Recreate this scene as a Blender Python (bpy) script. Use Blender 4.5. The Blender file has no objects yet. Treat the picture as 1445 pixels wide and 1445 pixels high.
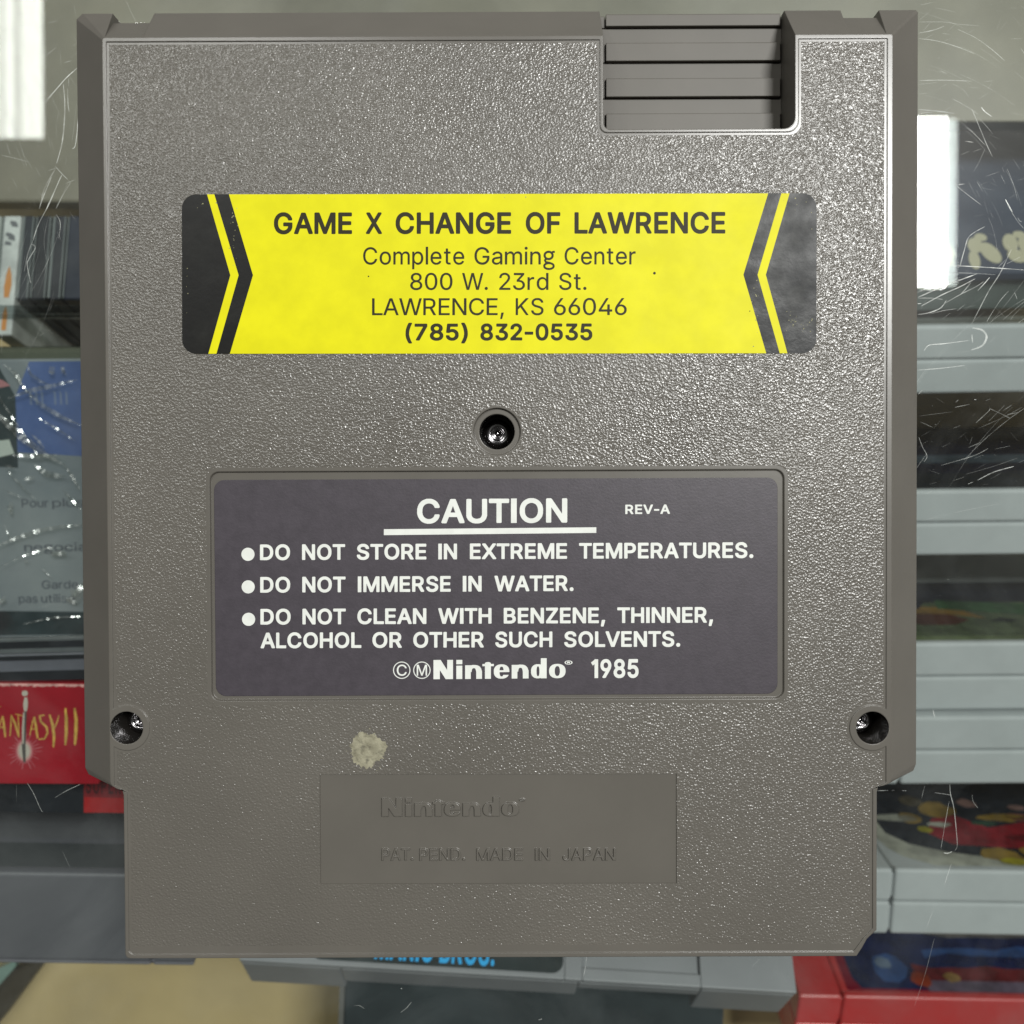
import bpy, bmesh, math, random
from mathutils import Vector, Matrix, geometry

random.seed(7)
sc = bpy.context.scene
COL = sc.collection
K = 0.001                       # everything below is written in millimetres

# ------------------------------------------------------------------ camera
CAM_D, FPX, PITCH, ZF = 150.0, 1475.0, math.radians(-1.0), 17.0
CAM = (0.0, CAM_D * math.sin(-PITCH), ZF + CAM_D * math.cos(PITCH))
cam = bpy.data.cameras.new("camera")
cam.sensor_width = 36.0
cam.lens = 36.0 * FPX / 1445.0
cam.clip_start, cam.clip_end = 0.005, 20.0
cam.dof.use_dof = True
cam.dof.focus_distance = (CAM_D) * K
cam.dof.aperture_fstop = (cam.lens) / 1.0      # refined below: aperture diameter in mm of the real little lens
cam_o = bpy.data.objects.new("camera", cam)
cam_o.location = [c * K for c in CAM]
cam_o.rotation_euler = (PITCH, 0, 0)
COL.objects.link(cam_o)
sc.camera = cam_o


def ray(px, py):
    x, y = (px - 722.5) / FPX, (722.5 - py) / FPX
    c, s = math.cos(PITCH), math.sin(PITCH)
    return (x, y * c + s, y * s - c)


def P(px, py, z):
    """The point of the level z (mm) seen at a place in the photograph."""
    d = ray(px, py)
    t = (z - CAM[2]) / d[2]
    return (CAM[0] + d[0] * t, CAM[1] + d[1] * t, z)


def proj(p):
    x, y, z = p[0] - CAM[0], p[1] - CAM[1], p[2] - CAM[2]
    c, s = math.cos(PITCH), math.sin(PITCH)
    yy, zz = y * c + z * s, -y * s + z * c
    return (722.5 + FPX * x / -zz, 722.5 - FPX * yy / -zz)


ROT = math.radians(0.25)        # the cartridge lies a quarter of a degree askew


def L(px, py, z=17.0):
    x, y, _ = P(px, py, z)
    c, s = math.cos(-ROT), math.sin(-ROT)
    return (c * x - s * y, s * x + c * y)


# ------------------------------------------------------------------ light, world, exposure
world = bpy.data.worlds.new("World")
sc.world = world
world.use_nodes = True
# the shop around: a dim ceiling overhead, paler walls and shelves towards the sides
wn = world.node_tree
wt = wn.nodes.new("ShaderNodeTexCoord")
ws = wn.nodes.new("ShaderNodeSeparateXYZ")
wr = wn.nodes.new("ShaderNodeValToRGB")
wn.links.new(wt.outputs["Generated"], ws.inputs[0])
wn.links.new(ws.outputs["Z"], wr.inputs["Fac"])
wr.color_ramp.elements[0].position, wr.color_ramp.elements[1].position = 0.10, 0.86
wr.color_ramp.elements[0].color = (0.36, 0.345, 0.31, 1)
wr.color_ramp.elements[1].color = (0.075, 0.077, 0.070, 1)
# the side where the photographer stands is darker than the lit shop across the counter
wx = wn.nodes.new("ShaderNodeVectorMath")
wx.operation = "DOT_PRODUCT"
wx.inputs[1].default_value = (0.75, 0.66, 0.0)
wn.links.new(wt.outputs["Generated"], wx.inputs[0])
wm = wn.nodes.new("ShaderNodeMapRange")
for i_, v_ in ((1, -0.6), (2, 0.6), (3, 0.30), (4, 1.15)):
    wm.inputs[i_].default_value = v_
wn.links.new(wx.outputs["Value"], wm.inputs[0])
wv = wn.nodes.new("ShaderNodeVectorMath")
wv.operation = "SCALE"
wn.links.new(wr.outputs["Color"], wv.inputs[0])
wn.links.new(wm.outputs[0], wv.inputs["Scale"])
wn.links.new(wv.outputs["Vector"], wn.nodes["Background"].inputs[0])
wn.nodes["Background"].inputs[1].default_value = 1.0


def ceiling_lamp(px0, py0, px1, py1, H, radiance, col=(1, 1, 1)):
    """A flat ceiling lamp whose mirror image in the glass fills this box of the photograph."""
    pts = []
    for px, py in ((px0, py0), (px1, py0), (px1, py1), (px0, py1)):
        g = P(px, py, 0.0)
        d = ray(px, py)
        t = H / -d[2]
        pts.append(Vector((g[0] + d[0] * t, g[1] + d[1] * t, H)))
    c = sum(pts, Vector()) / 4
    w = ((pts[1] - pts[0]).length + (pts[2] - pts[3]).length) / 2
    h = ((pts[3] - pts[0]).length + (pts[2] - pts[1]).length) / 2
    d = bpy.data.lights.new("ceiling_lamp", "AREA")
    d.shape = "RECTANGLE"
    d.size, d.size_y = w * K, h * K
    d.energy = radiance * math.pi * (w * K) * (h * K)
    d.color = col
    o = bpy.data.objects.new("ceiling_lamp", d)
    o.location = c * K
    COL.objects.link(o)
    return o


HL = 2300.0
KEY = 90.0
key_lamp = ceiling_lamp(1010, 165, 1336, 405, HL, KEY, (1.0, 1.0, 0.97))
ceiling_lamp(1336, 168, 1350, 403, HL + 4, 19, (0.90, 1.0, 0.95))  # added strip light standing in for the glass's second, fainter reflection
ceiling_lamp(190, 35, 470, 175, HL + 3, 30, (1.0, 1.0, 0.97))
for x0, x1, r in ((-260, 8, 16), (8, 18, 22), (18, 30, 14), (30, 60, 21)):
    ceiling_lamp(x0, -60, x1, 195, HL + 5, r, (0.97, 1.0, 0.93))

sc.view_settings.view_transform = "Standard"
sc.view_settings.look = "None"
sc.view_settings.exposure = 0.0
sc.view_settings.gamma = 1.0
sc.view_settings.use_curve_mapping = False
sc.render.engine = "CYCLES"
sc.cycles.use_denoising = True
sc.cycles.transparent_max_bounces = 24
sc.cycles.max_bounces = 10
sc.cycles.caustics_reflective = False
sc.cycles.caustics_refractive = False
sc.cycles.sample_clamp_indirect = 8.0


# ------------------------------------------------------------------ materials
def new_mat(name):
    m = bpy.data.materials.new(name)
    m.use_nodes = True
    nt = m.node_tree
    b = nt.nodes["Principled BSDF"]
    return m, nt, b


def node(nt, kind, **kw):
    n = nt.nodes.new(kind)
    for k, v in kw.items():
        if hasattr(n, k):
            setattr(n, k, v)
        else:
            n.inputs[k.replace("_", " ")].default_value = v
    return n


def mat(name, col, rough=0.5, spec=0.5, metal=0.0, var=0.0, vscale=60.0, bevel=0.0,
        bump=0.0, bscale=1500.0, bdetail=2.0, col2=None, rvar=0.0, lo=0.35, hi=0.65):
    """Procedural surface: colour with a soft noise variation, rounded edges, fine relief."""
    m, nt, b = new_mat(name)
    lk = nt.links.new
    b.inputs["Roughness"].default_value = rough
    b.inputs["Metallic"].default_value = metal
    b.inputs["Specular IOR Level"].default_value = spec
    tc = node(nt, "ShaderNodeTexCoord")
    if var or col2:
        n = node(nt, "ShaderNodeTexNoise", Scale=vscale, Detail=5.0, Roughness=0.6)
        lk(tc.outputs["Object"], n.inputs["Vector"])
        r = node(nt, "ShaderNodeValToRGB")
        c2 = col2 or tuple(max(0, c * (1 + var)) for c in col)
        c1 = col if col2 else tuple(c * (1 - var) for c in col)
        r.color_ramp.elements[0].position, r.color_ramp.elements[1].position = lo, hi
        r.color_ramp.elements[0].color = (*c1, 1)
        r.color_ramp.elements[1].color = (*c2, 1)
        lk(n.outputs["Fac"], r.inputs["Fac"])
        lk(r.outputs["Color"], b.inputs["Base Color"])
    else:
        b.inputs["Base Color"].default_value = (*col, 1)
    if rvar:
        n = node(nt, "ShaderNodeTexNoise", Scale=vscale * 0.7, Detail=4.0)
        lk(tc.outputs["Object"], n.inputs["Vector"])
        mr = node(nt, "ShaderNodeMapRange")
        mr.inputs[3].default_value, mr.inputs[4].default_value = rough - rvar, rough + rvar
        lk(n.outputs["Fac"], mr.inputs[0])
        lk(mr.outputs[0], b.inputs["Roughness"])
    nrm = None
    if bevel:
        bv = node(nt, "ShaderNodeBevel", samples=6)
        bv.inputs["Radius"].default_value = bevel * K
        nrm = bv.outputs[0]
    if bump:
        n = node(nt, "ShaderNodeTexNoise", Scale=bscale, Detail=bdetail, Roughness=0.55)
        lk(tc.outputs["Object"], n.inputs["Vector"])
        bp = node(nt, "ShaderNodeBump")
        bp.inputs["Strength"].default_value = 1.0
        bp.inputs["Distance"].default_value = bump * K
        lk(n.outputs["Fac"], bp.inputs["Height"])
        if nrm:
            lk(nrm, bp.inputs["Normal"])
        nrm = bp.outputs[0]
    if nrm:
        lk(nrm, b.inputs["Normal"])
    return m


GREY = (0.127, 0.1178, 0.1035)
M_SMOOTH = mat("smooth_grey_plastic", GREY, 0.27, 0.5, var=0.05, vscale=90, bevel=0.22, bump=0.004, bscale=900)
M_EDGE = mat("satin_grey_plastic", tuple(c * 0.96 for c in GREY), 0.50, 0.4, var=0.05, vscale=70, bevel=0.25, bump=0.004, bscale=1200)


def grain_mat():
    m, nt, b = new_mat("grained_grey_plastic")
    lk = nt.links.new
    tc = node(nt, "ShaderNodeTexCoord")
    n0 = node(nt, "ShaderNodeTexNoise", Scale=45.0, Detail=4.0)
    lk(tc.outputs["Object"], n0.inputs["Vector"])
    r = node(nt, "ShaderNodeValToRGB")
    r.color_ramp.elements[0].position, r.color_ramp.elements[1].position = 0.3, 0.7
    r.color_ramp.elements[0].color = (*[c * 0.92 for c in GREY], 1)
    r.color_ramp.elements[1].color = (*[c * 1.07 for c in GREY], 1)
    lk(n0.outputs["Fac"], r.inputs["Fac"])
    lk(r.outputs["Color"], b.inputs["Base Color"])
    b.inputs["Roughness"].default_value = GR_ROUGH
    n2 = node(nt, "ShaderNodeTexNoise", Scale=28.0, Detail=5.0, Roughness=0.6)
    lk(tc.outputs["Object"], n2.inputs["Vector"])
    rr = node(nt, "ShaderNodeMapRange")
    for i, v in ((1, 0.3), (2, 0.7), (3, GR_ROUGH - 0.05), (4, GR_ROUGH + 0.09)):
        rr.inputs[i].default_value = v
    lk(n2.outputs["Fac"], rr.inputs[0])
    lk(rr.outputs[0], b.inputs["Roughness"])
    b.inputs["Specular IOR Level"].default_value = 0.5
    # leathery grain: small smooth pits and ridges, drawn out a little along one diagonal
    mp = node(nt, "ShaderNodeMapping")
    mp.inputs["Rotation"].default_value = (0, 0, math.radians(-40))
    mp.inputs["Scale"].default_value = (1.0, 1.15, 1.0)
    lk(tc.outputs["Object"], mp.inputs["Vector"])
    na = node(nt, "ShaderNodeTexNoise", Scale=3000.0, Detail=1.0, Roughness=0.5, Distortion=0.4)
    lk(mp.outputs[0], na.inputs["Vector"])
    vo = node(nt, "ShaderNodeTexVoronoi", feature="SMOOTH_F1", Scale=3000.0)
    vo.inputs["Smoothness"].default_value = 0.6
    lk(mp.outputs[0], vo.inputs["Vector"])
    ad = node(nt, "ShaderNodeMath", operation="MULTIPLY_ADD")
    ad.inputs[1].default_value = 1.3
    lk(vo.outputs["Distance"], ad.inputs[0])
    lk(na.outputs["Fac"], ad.inputs[2])
    bp = node(nt, "ShaderNodeBump")
    bp.inputs["Strength"].default_value = 1.0
    bp.inputs["Distance"].default_value = GR_BUMP * K
    lk(ad.outputs[0], bp.inputs["Height"])
    lk(bp.outputs[0], b.inputs["Normal"])
    return m


GR_ROUGH, GR_BUMP = 0.21, 0.055
M_GRAIN = grain_mat()
M_STEEL = mat("dark_steel", (0.42, 0.41, 0.42), 0.14, 0.5, 1.0)
M_HOLE = mat("hole_shade_plastic", (0.03, 0.027, 0.024), 0.25, 0.5)  # shell grey taken darker, painting in the shade down the screw holes
M_LABEL = mat("grey_violet_label", (0.056, 0.048, 0.059), 0.42, 0.40, var=0.10, vscale=700, bevel=0.1, bump=0.016, bscale=2600, bdetail=5, rvar=0.04)
M_WHITEINK = mat("white_ink", (0.76, 0.78, 0.74), 0.45, 0.4, var=0.05, vscale=500)
M_YELLOW = mat("yellow_paper", (0.70, 0.66, 0.001), 0.45, 0.16, col2=(0.78, 0.735, 0.0015), vscale=210, bump=0.006, bscale=700, rvar=0.06)
M_BLACKINK = mat("black_print", (0.010, 0.010, 0.0095), 0.36, 0.16, col2=(0.020, 0.020, 0.018), vscale=200, bump=0.022, bscale=600, bdetail=4, rvar=0.12, lo=0.5, hi=0.8)
M_SCUFFED = mat("scuffed_black_print", (0.010, 0.011, 0.012), 0.34, 0.13, col2=(0.045, 0.046, 0.044), vscale=330, bump=0.05, bscale=520, bdetail=6, rvar=0.16, lo=0.48, hi=0.74)
M_TEXTINK = mat("dark_text_ink", (0.022, 0.018, 0.003), 0.5, 0.2)


# ------------------------------------------------------------------ mesh helpers (mm in, metres out)
class MB:
    """Collects polygons with material indices and links them as one mesh object."""

    def __init__(self):
        self.v, self.f, self.m = [], [], []

    def poly(self, pts, mi=0):
        i = len(self.v)
        self.v += [tuple(p) for p in pts]
        self.f.append(tuple(range(i, i + len(pts))))
        self.m.append(mi)

    def fill(self, loops, z, mi=0, xf=None):
        """Flat area with holes (loops of x, y) at the level z."""
        tr = geometry.tessellate_polygon([[Vector((p[0] * 1000, p[1] * 1000, 0)) for p in lp] for lp in loops])
        flat = [p for lp in loops for p in lp]
        i = len(self.v)
        zf = z if callable(z) else (lambda x, y: z)
        self.v += [(p[0], p[1], zf(p[0], p[1])) for p in flat]
        for a, b, c in tr:
            A, B, C = flat[a], flat[b], flat[c]
            cr = (B[0] - A[0]) * (C[1] - A[1]) - (B[1] - A[1]) * (C[0] - A[0])
            if abs(cr) < 1e-12:
                continue
            self.f.append((i + a, i + b, i + c) if cr > 0 else (i + a, i + c, i + b))
            self.m.append(mi)

    def wall(self, lo, hi, z0, z1, mi=0, flip=False):
        """Band between two loops of the same length; lo at z0, hi at z1."""
        n = len(lo)
        i = len(self.v)
        self.v += [(p[0], p[1], z0) for p in lo] + [(p[0], p[1], z1) for p in hi]
        for k in range(n):
            j = (k + 1) % n
            q = (i + k, i + j, i + n + j, i + n + k)
            self.f.append(q[::-1] if flip else q)
            self.m.append(mi)

    def box(self, x0, x1, y0, y1, z0, z1, mi=0):
        i = len(self.v)
        self.v += [(x, y, z) for z in (z0, z1) for y in (y0, y1) for x in (x0, x1)]
        for q in ((0, 2, 3, 1), (4, 5, 7, 6), (0, 1, 5, 4), (2, 6, 7, 3), (0, 4, 6, 2), (1, 3, 7, 5)):
            self.f.append(tuple(i + k for k in q))
            self.m.append(mi)

    def prism(self, loop, z0, z1, mi=0):
        area = sum(a[0] * b[1] - b[0] * a[1] for a, b in zip(loop, loop[1:] + loop[:1]))
        if area < 0:
            loop = loop[::-1]
        self.fill([loop], z1, mi)
        n0 = len(self.f)
        self.fill([loop], z0, mi)
        for k in range(n0, len(self.f)):
            self.f[k] = self.f[k][::-1]
        self.wall(loop, loop, z0, z1, mi)

    def build(self, name, mats, parent=None, bevel=0.0, smooth=False, segs=2, weld=True):
        me = bpy.data.meshes.new(name)
        me.from_pydata([(x * K, y * K, z * K) for x, y, z in self.v], [], self.f)
        for m in (mats if isinstance(mats, (list, tuple)) else [mats]):
            me.materials.append(m)
        me.polygons.foreach_set("material_index", self.m)
        if weld:
            bm = bmesh.new()
            bm.from_mesh(me)
            bmesh.ops.remove_doubles(bm, verts=bm.verts, dist=2e-7)
            bm.to_mesh(me)
            bm.free()
        if smooth:
            me.polygons.foreach_set("use_smooth", [True] * len(me.polygons))
        me.update()
        o = bpy.data.objects.new(name, me)
        COL.objects.link(o)
        if parent:
            o.parent = parent
        if bevel:
            b = o.modifiers.new("bevel", "BEVEL")
            b.width, b.segments, b.limit_method, b.angle_limit = bevel * K, segs, "ANGLE", math.radians(40)
        return o


def tag(o, label=None, cat=None, group=None, kind=None):
    for k, v in (("label", label), ("category", cat), ("group", group), ("kind", kind)):
        if v:
            o[k] = v
    return o


def thing(name, label, cat, loc=(0, 0, 0), rot=(0, 0, 0), group=None):
    o = bpy.data.objects.new(name, None)
    o.empty_display_size = 0.01
    o.location = [c * K for c in loc]
    o.rotation_euler = rot
    COL.objects.link(o)
    return tag(o, label, cat, group)


def arc(cx, cy, r, a0, a1, n=12):
    return [(cx + r * math.cos(math.radians(a0 + (a1 - a0) * i / n)), cy + r * math.sin(math.radians(a0 + (a1 - a0) * i / n))) for i in range(n + 1)]


def circle(cx, cy, r, n=48):
    return arc(cx, cy, r, 0, 360, n)[:-1]


def rrect(x0, y0, x1, y1, r, n=6):
    return arc(x1 - r, y1 - r, r, 0, 90, n) + arc(x0 + r, y1 - r, r, 90, 180, n) + arc(x0 + r, y0 + r, r, 180, 270, n) + arc(x1 - r, y0 + r, r, 270, 360, n)


def resample(pts, step):
    out = [pts[0]]
    for a, b in zip(pts, pts[1:]):
        n = max(1, int(math.hypot(b[0] - a[0], b[1] - a[1]) / step))
        out += [(a[0] + (b[0] - a[0]) * i / n, a[1] + (b[1] - a[1]) * i / n) for i in range(1, n + 1)]
    return out


# ------------------------------------------------------------------ lettering
# outlines drawn by hand on a grid where a capital is 200 high; one list of x, y, x, y ... per loop
GLYPHS = {
    'R': {
        'C': [[93, -2, 111, -3, 123, -1, 139, 5, 152, 12, 166, 25, 173, 34, 180, 48, 184, 62, 181, 66, 158, 66, 155, 63, 150, 50, 143, 39, 125, 28, 113, 25, 93, 25, 79, 29, 66, 37, 59, 44, 52, 54, 46, 67, 42, 88, 43, 120, 48, 138, 53, 148, 61, 159, 74, 169, 83, 173, 98, 176, 108, 176, 120, 174, 136, 167, 145, 159, 150, 152, 155, 137, 157, 135, 180, 135, 184, 137, 179, 155, 175, 163, 168, 173, 156, 184, 140, 195, 125, 200, 114, 202, 92, 202, 77, 199, 59, 191, 48, 183, 37, 173, 31, 164, 23, 149, 17, 131, 14, 110, 14, 90, 19, 62, 23, 51, 34, 32, 46, 18, 58, 9, 75, 2]],
        'o': [[71, -3, 87, -3, 98, -1, 115, 6, 123, 12, 132, 21, 138, 31, 144, 43, 148, 63, 147, 93, 143, 108, 137, 120, 133, 127, 121, 139, 114, 144, 106, 147, 90, 152, 64, 151, 50, 146, 37, 137, 25, 124, 17, 109, 13, 96, 11, 83, 11, 65, 14, 49, 17, 39, 26, 24, 34, 15, 47, 5, 58, 0], [80, 22, 71, 22, 62, 26, 52, 33, 47, 40, 42, 52, 39, 72, 42, 96, 50, 113, 58, 121, 65, 125, 76, 127, 91, 126, 99, 123, 106, 118, 116, 103, 121, 82, 121, 66, 119, 55, 116, 45, 111, 36, 103, 28, 96, 25]],
        'm': [[21, 0, 42, 0, 45, 2, 46, 99, 47, 105, 51, 114, 55, 119, 65, 125, 73, 127, 86, 126, 93, 123, 98, 120, 103, 111, 104, 106, 104, 4, 105, 1, 108, 0, 127, 0, 131, 2, 131, 101, 132, 107, 137, 117, 144, 123, 152, 126, 165, 127, 174, 125, 183, 120, 187, 114, 189, 107, 189, 2, 193, 0, 214, 0, 216, 4, 216, 109, 214, 120, 206, 135, 197, 144, 187, 150, 173, 153, 164, 153, 153, 151, 141, 146, 129, 136, 123, 127, 113, 141, 106, 147, 95, 152, 81, 153, 71, 151, 62, 147, 46, 131, 45, 147, 42, 150, 21, 150, 18, 146, 18, 4]],
        'p': [[21, -55, 42, -55, 45, -53, 46, 20, 57, 8, 69, 0, 81, -3, 97, -3, 114, 2, 126, 10, 139, 24, 146, 38, 151, 53, 153, 69, 153, 80, 149, 102, 144, 115, 136, 129, 124, 141, 112, 148, 96, 152, 80, 152, 74, 151, 68, 149, 59, 143, 45, 128, 45, 147, 42, 150, 22, 150, 19, 148, 18, -51], [76, 23, 63, 29, 56, 36, 50, 46, 46, 64, 46, 86, 50, 103, 56, 114, 61, 119, 75, 126, 88, 127, 103, 123, 110, 118, 115, 112, 120, 103, 123, 92, 124, 65, 118, 42, 108, 30, 100, 25, 93, 23]],
        'l': [[14, 0, 41, 0, 43, 1, 43, 204, 42, 206, 16, 206, 14, 205]],
        'e': [[73, -3, 96, -2, 105, 0, 118, 6, 125, 11, 134, 20, 138, 27, 142, 36, 138, 40, 118, 44, 111, 33, 103, 27, 91, 22, 80, 21, 64, 25, 54, 31, 50, 34, 43, 46, 40, 58, 40, 65, 141, 65, 144, 68, 145, 90, 143, 98, 138, 114, 131, 126, 122, 137, 109, 146, 88, 152, 70, 152, 60, 150, 46, 144, 38, 138, 25, 124, 17, 109, 13, 96, 11, 82, 12, 57, 16, 41, 25, 25, 35, 14, 49, 4, 62, -1], [41, 89, 40, 93, 42, 101, 51, 116, 64, 125, 74, 127, 90, 126, 98, 123, 106, 118, 114, 103, 117, 90, 115, 89]],
        't': [[58, -1, 78, 0, 83, 2, 84, 4, 79, 24, 63, 23, 58, 24, 54, 26, 52, 31, 51, 36, 51, 125, 53, 126, 79, 126, 81, 130, 81, 147, 77, 150, 51, 151, 50, 183, 47, 186, 26, 186, 23, 182, 23, 151, 21, 150, 4, 150, 2, 149, 1, 146, 1, 129, 4, 126, 21, 126, 23, 125, 23, 32, 25, 22, 30, 13, 37, 7, 48, 1]],
        'G': [[93, -2, 112, -3, 128, 0, 148, 8, 157, 15, 168, 26, 177, 39, 183, 54, 186, 70, 186, 98, 184, 102, 111, 102, 108, 101, 107, 98, 107, 81, 109, 77, 156, 77, 158, 76, 158, 70, 153, 55, 147, 43, 139, 35, 126, 28, 114, 25, 103, 24, 88, 26, 77, 30, 66, 37, 58, 45, 51, 56, 46, 68, 42, 88, 43, 120, 48, 138, 53, 148, 61, 159, 69, 166, 80, 172, 90, 175, 97, 176, 114, 175, 123, 173, 141, 162, 147, 155, 157, 135, 180, 135, 184, 137, 182, 148, 175, 163, 167, 174, 158, 182, 147, 191, 137, 196, 114, 202, 91, 202, 80, 200, 62, 193, 42, 179, 29, 161, 22, 147, 17, 131, 14, 110, 14, 90, 17, 69, 23, 51, 31, 36, 37, 27, 56, 10, 72, 3]],
        'a': [[53, -3, 69, -3, 82, 0, 92, 5, 104, 17, 105, 3, 107, 0, 127, 0, 131, 3, 131, 110, 128, 122, 121, 133, 109, 143, 95, 150, 84, 152, 65, 152, 42, 145, 32, 139, 23, 130, 14, 115, 17, 112, 39, 106, 46, 117, 56, 124, 68, 127, 83, 127, 91, 125, 98, 120, 104, 109, 104, 97, 102, 94, 89, 91, 61, 88, 37, 82, 25, 75, 17, 67, 13, 61, 10, 50, 10, 38, 13, 25, 16, 20, 31, 5, 39, 1], [61, 21, 51, 24, 43, 27, 39, 32, 37, 39, 37, 45, 41, 55, 51, 61, 63, 64, 82, 66, 103, 71, 104, 49, 103, 44, 96, 32, 88, 26, 81, 24, 70, 21]],
        'i': [[20, 0, 41, 0, 45, 3, 45, 146, 42, 150, 22, 150, 18, 147, 18, 4], [29, 171, 35, 171, 41, 173, 49, 181, 50, 184, 49, 196, 41, 204, 35, 206, 30, 206, 22, 203, 17, 198, 14, 191, 14, 185, 17, 179, 22, 174]],
        'n': [[21, 0, 42, 0, 45, 2, 46, 95, 47, 101, 52, 113, 55, 118, 66, 124, 74, 126, 89, 126, 99, 122, 104, 118, 110, 108, 112, 95, 113, 2, 116, 0, 136, 0, 140, 2, 140, 99, 139, 109, 134, 125, 128, 134, 119, 143, 108, 149, 101, 151, 80, 152, 66, 148, 59, 144, 52, 138, 46, 130, 45, 147, 42, 150, 22, 150, 19, 148, 18, 4]],
        'g': [[54, -64, 77, -64, 101, -58, 119, -47, 128, -36, 131, -29, 132, -23, 131, -7, 126, 3, 118, 12, 101, 22, 83, 27, 81, 30, 38, 38, 34, 47, 39, 54, 56, 50, 68, 50, 80, 52, 97, 60, 109, 71, 118, 86, 121, 100, 119, 105, 121, 108, 120, 116, 114, 132, 116, 134, 134, 134, 134, 156, 133, 158, 111, 158, 105, 156, 98, 149, 83, 157, 69, 160, 56, 160, 45, 158, 32, 153, 22, 146, 14, 138, 6, 124, 3, 110, 4, 94, 10, 78, 19, 67, 10, 55, 8, 47, 23, 18, 11, 9, 3, -2, 0, -13, 1, -28, 4, -36, 11, -45, 21, -53, 36, -60], [64, -40, 45, -37, 34, -32, 28, -27, 24, -17, 27, -10, 34, -4, 46, 1, 67, 4, 87, 1, 98, -4, 105, -10, 108, -19, 105, -26, 98, -32, 87, -37, 78, -39], [58, 76, 49, 78, 41, 82, 35, 88, 30, 97, 29, 108, 32, 118, 41, 128, 53, 133, 66, 134, 75, 132, 83, 128, 89, 122, 94, 113, 95, 102, 92, 92, 83, 82, 71, 77]],
        'r': [[21, 0, 42, 0, 45, 2, 46, 97, 47, 104, 52, 114, 58, 119, 66, 123, 75, 125, 92, 125, 95, 126, 96, 128, 96, 148, 93, 152, 76, 152, 67, 150, 54, 142, 45, 132, 45, 147, 42, 150, 22, 150, 19, 148, 18, 4]],
        '8': [[77, -2, 95, -3, 108, -1, 121, 4, 131, 9, 145, 22, 150, 29, 153, 35, 156, 47, 155, 67, 149, 81, 136, 96, 122, 105, 135, 114, 142, 123, 146, 131, 149, 150, 145, 169, 138, 180, 125, 192, 111, 199, 96, 202, 71, 201, 59, 197, 47, 190, 36, 180, 31, 173, 27, 164, 25, 151, 27, 135, 32, 123, 41, 112, 53, 105, 38, 96, 29, 87, 22, 75, 18, 60, 18, 47, 22, 33, 30, 21, 43, 9, 54, 4, 66, -1], [80, 23, 66, 26, 58, 31, 52, 37, 46, 51, 47, 61, 49, 69, 56, 80, 61, 83, 74, 89, 94, 91, 106, 87, 119, 80, 126, 69, 128, 59, 128, 50, 126, 43, 121, 35, 110, 27, 94, 23], [79, 116, 65, 121, 61, 125, 57, 131, 53, 141, 55, 158, 60, 168, 71, 174, 79, 177, 95, 177, 103, 174, 112, 170, 119, 160, 121, 151, 121, 142, 119, 134, 115, 127, 110, 122, 103, 118, 95, 116]],
        '0': [[80, -2, 94, -3, 111, 2, 125, 9, 137, 21, 144, 31, 149, 44, 155, 61, 158, 81, 159, 100, 157, 128, 152, 147, 144, 169, 137, 179, 124, 191, 112, 198, 96, 202, 78, 202, 68, 200, 52, 192, 40, 181, 33, 173, 26, 157, 20, 140, 16, 112, 16, 88, 19, 69, 22, 55, 31, 32, 40, 18, 51, 8, 66, 1], [83, 23, 72, 26, 66, 30, 59, 37, 52, 50, 48, 62, 45, 78, 44, 110, 46, 129, 49, 141, 53, 153, 58, 162, 64, 169, 71, 174, 80, 177, 94, 177, 107, 172, 112, 168, 118, 160, 124, 147, 127, 136, 130, 117, 130, 83, 126, 59, 121, 46, 115, 36, 109, 30, 100, 25, 92, 23]],
        'W': [[60, 0, 87, 0, 91, 3, 127, 134, 132, 158, 139, 130, 173, 2, 177, 0, 202, 0, 205, 1, 208, 8, 250, 162, 259, 194, 259, 199, 256, 200, 235, 200, 230, 197, 202, 86, 190, 38, 148, 198, 145, 200, 120, 200, 117, 199, 113, 188, 84, 76, 75, 36, 34, 196, 33, 199, 30, 200, 8, 200, 6, 199, 5, 197, 5, 193, 55, 10, 58, 2]],
        '.': [[33, -1, 40, -2, 47, 2, 53, 7, 56, 15, 56, 21, 53, 28, 47, 34, 40, 37, 33, 37, 25, 33, 20, 28, 17, 21, 17, 15, 20, 7, 26, 2]],
        '2': [[25, 0, 148, 0, 152, 2, 152, 22, 149, 25, 62, 26, 123, 91, 137, 109, 147, 130, 149, 148, 145, 166, 138, 178, 126, 190, 115, 197, 104, 201, 90, 203, 69, 201, 52, 194, 44, 188, 36, 179, 29, 168, 24, 150, 24, 142, 27, 139, 49, 140, 51, 142, 51, 149, 54, 159, 60, 168, 70, 174, 84, 177, 97, 176, 113, 168, 118, 160, 122, 149, 122, 142, 118, 129, 105, 108, 23, 20, 23, 4]],
        '3': [[75, -2, 99, -2, 112, 2, 122, 7, 132, 13, 140, 21, 150, 37, 153, 49, 153, 67, 150, 78, 142, 92, 131, 103, 116, 112, 104, 115, 90, 117, 145, 179, 145, 196, 143, 200, 29, 200, 25, 198, 25, 178, 27, 174, 108, 173, 60, 120, 58, 115, 58, 99, 61, 96, 85, 95, 97, 93, 108, 89, 116, 83, 122, 73, 125, 63, 125, 51, 119, 38, 113, 31, 106, 27, 95, 24, 80, 23, 65, 26, 54, 32, 50, 37, 46, 45, 44, 52, 42, 54, 19, 54, 15, 51, 19, 34, 24, 25, 32, 16, 42, 8, 53, 3]],
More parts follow.
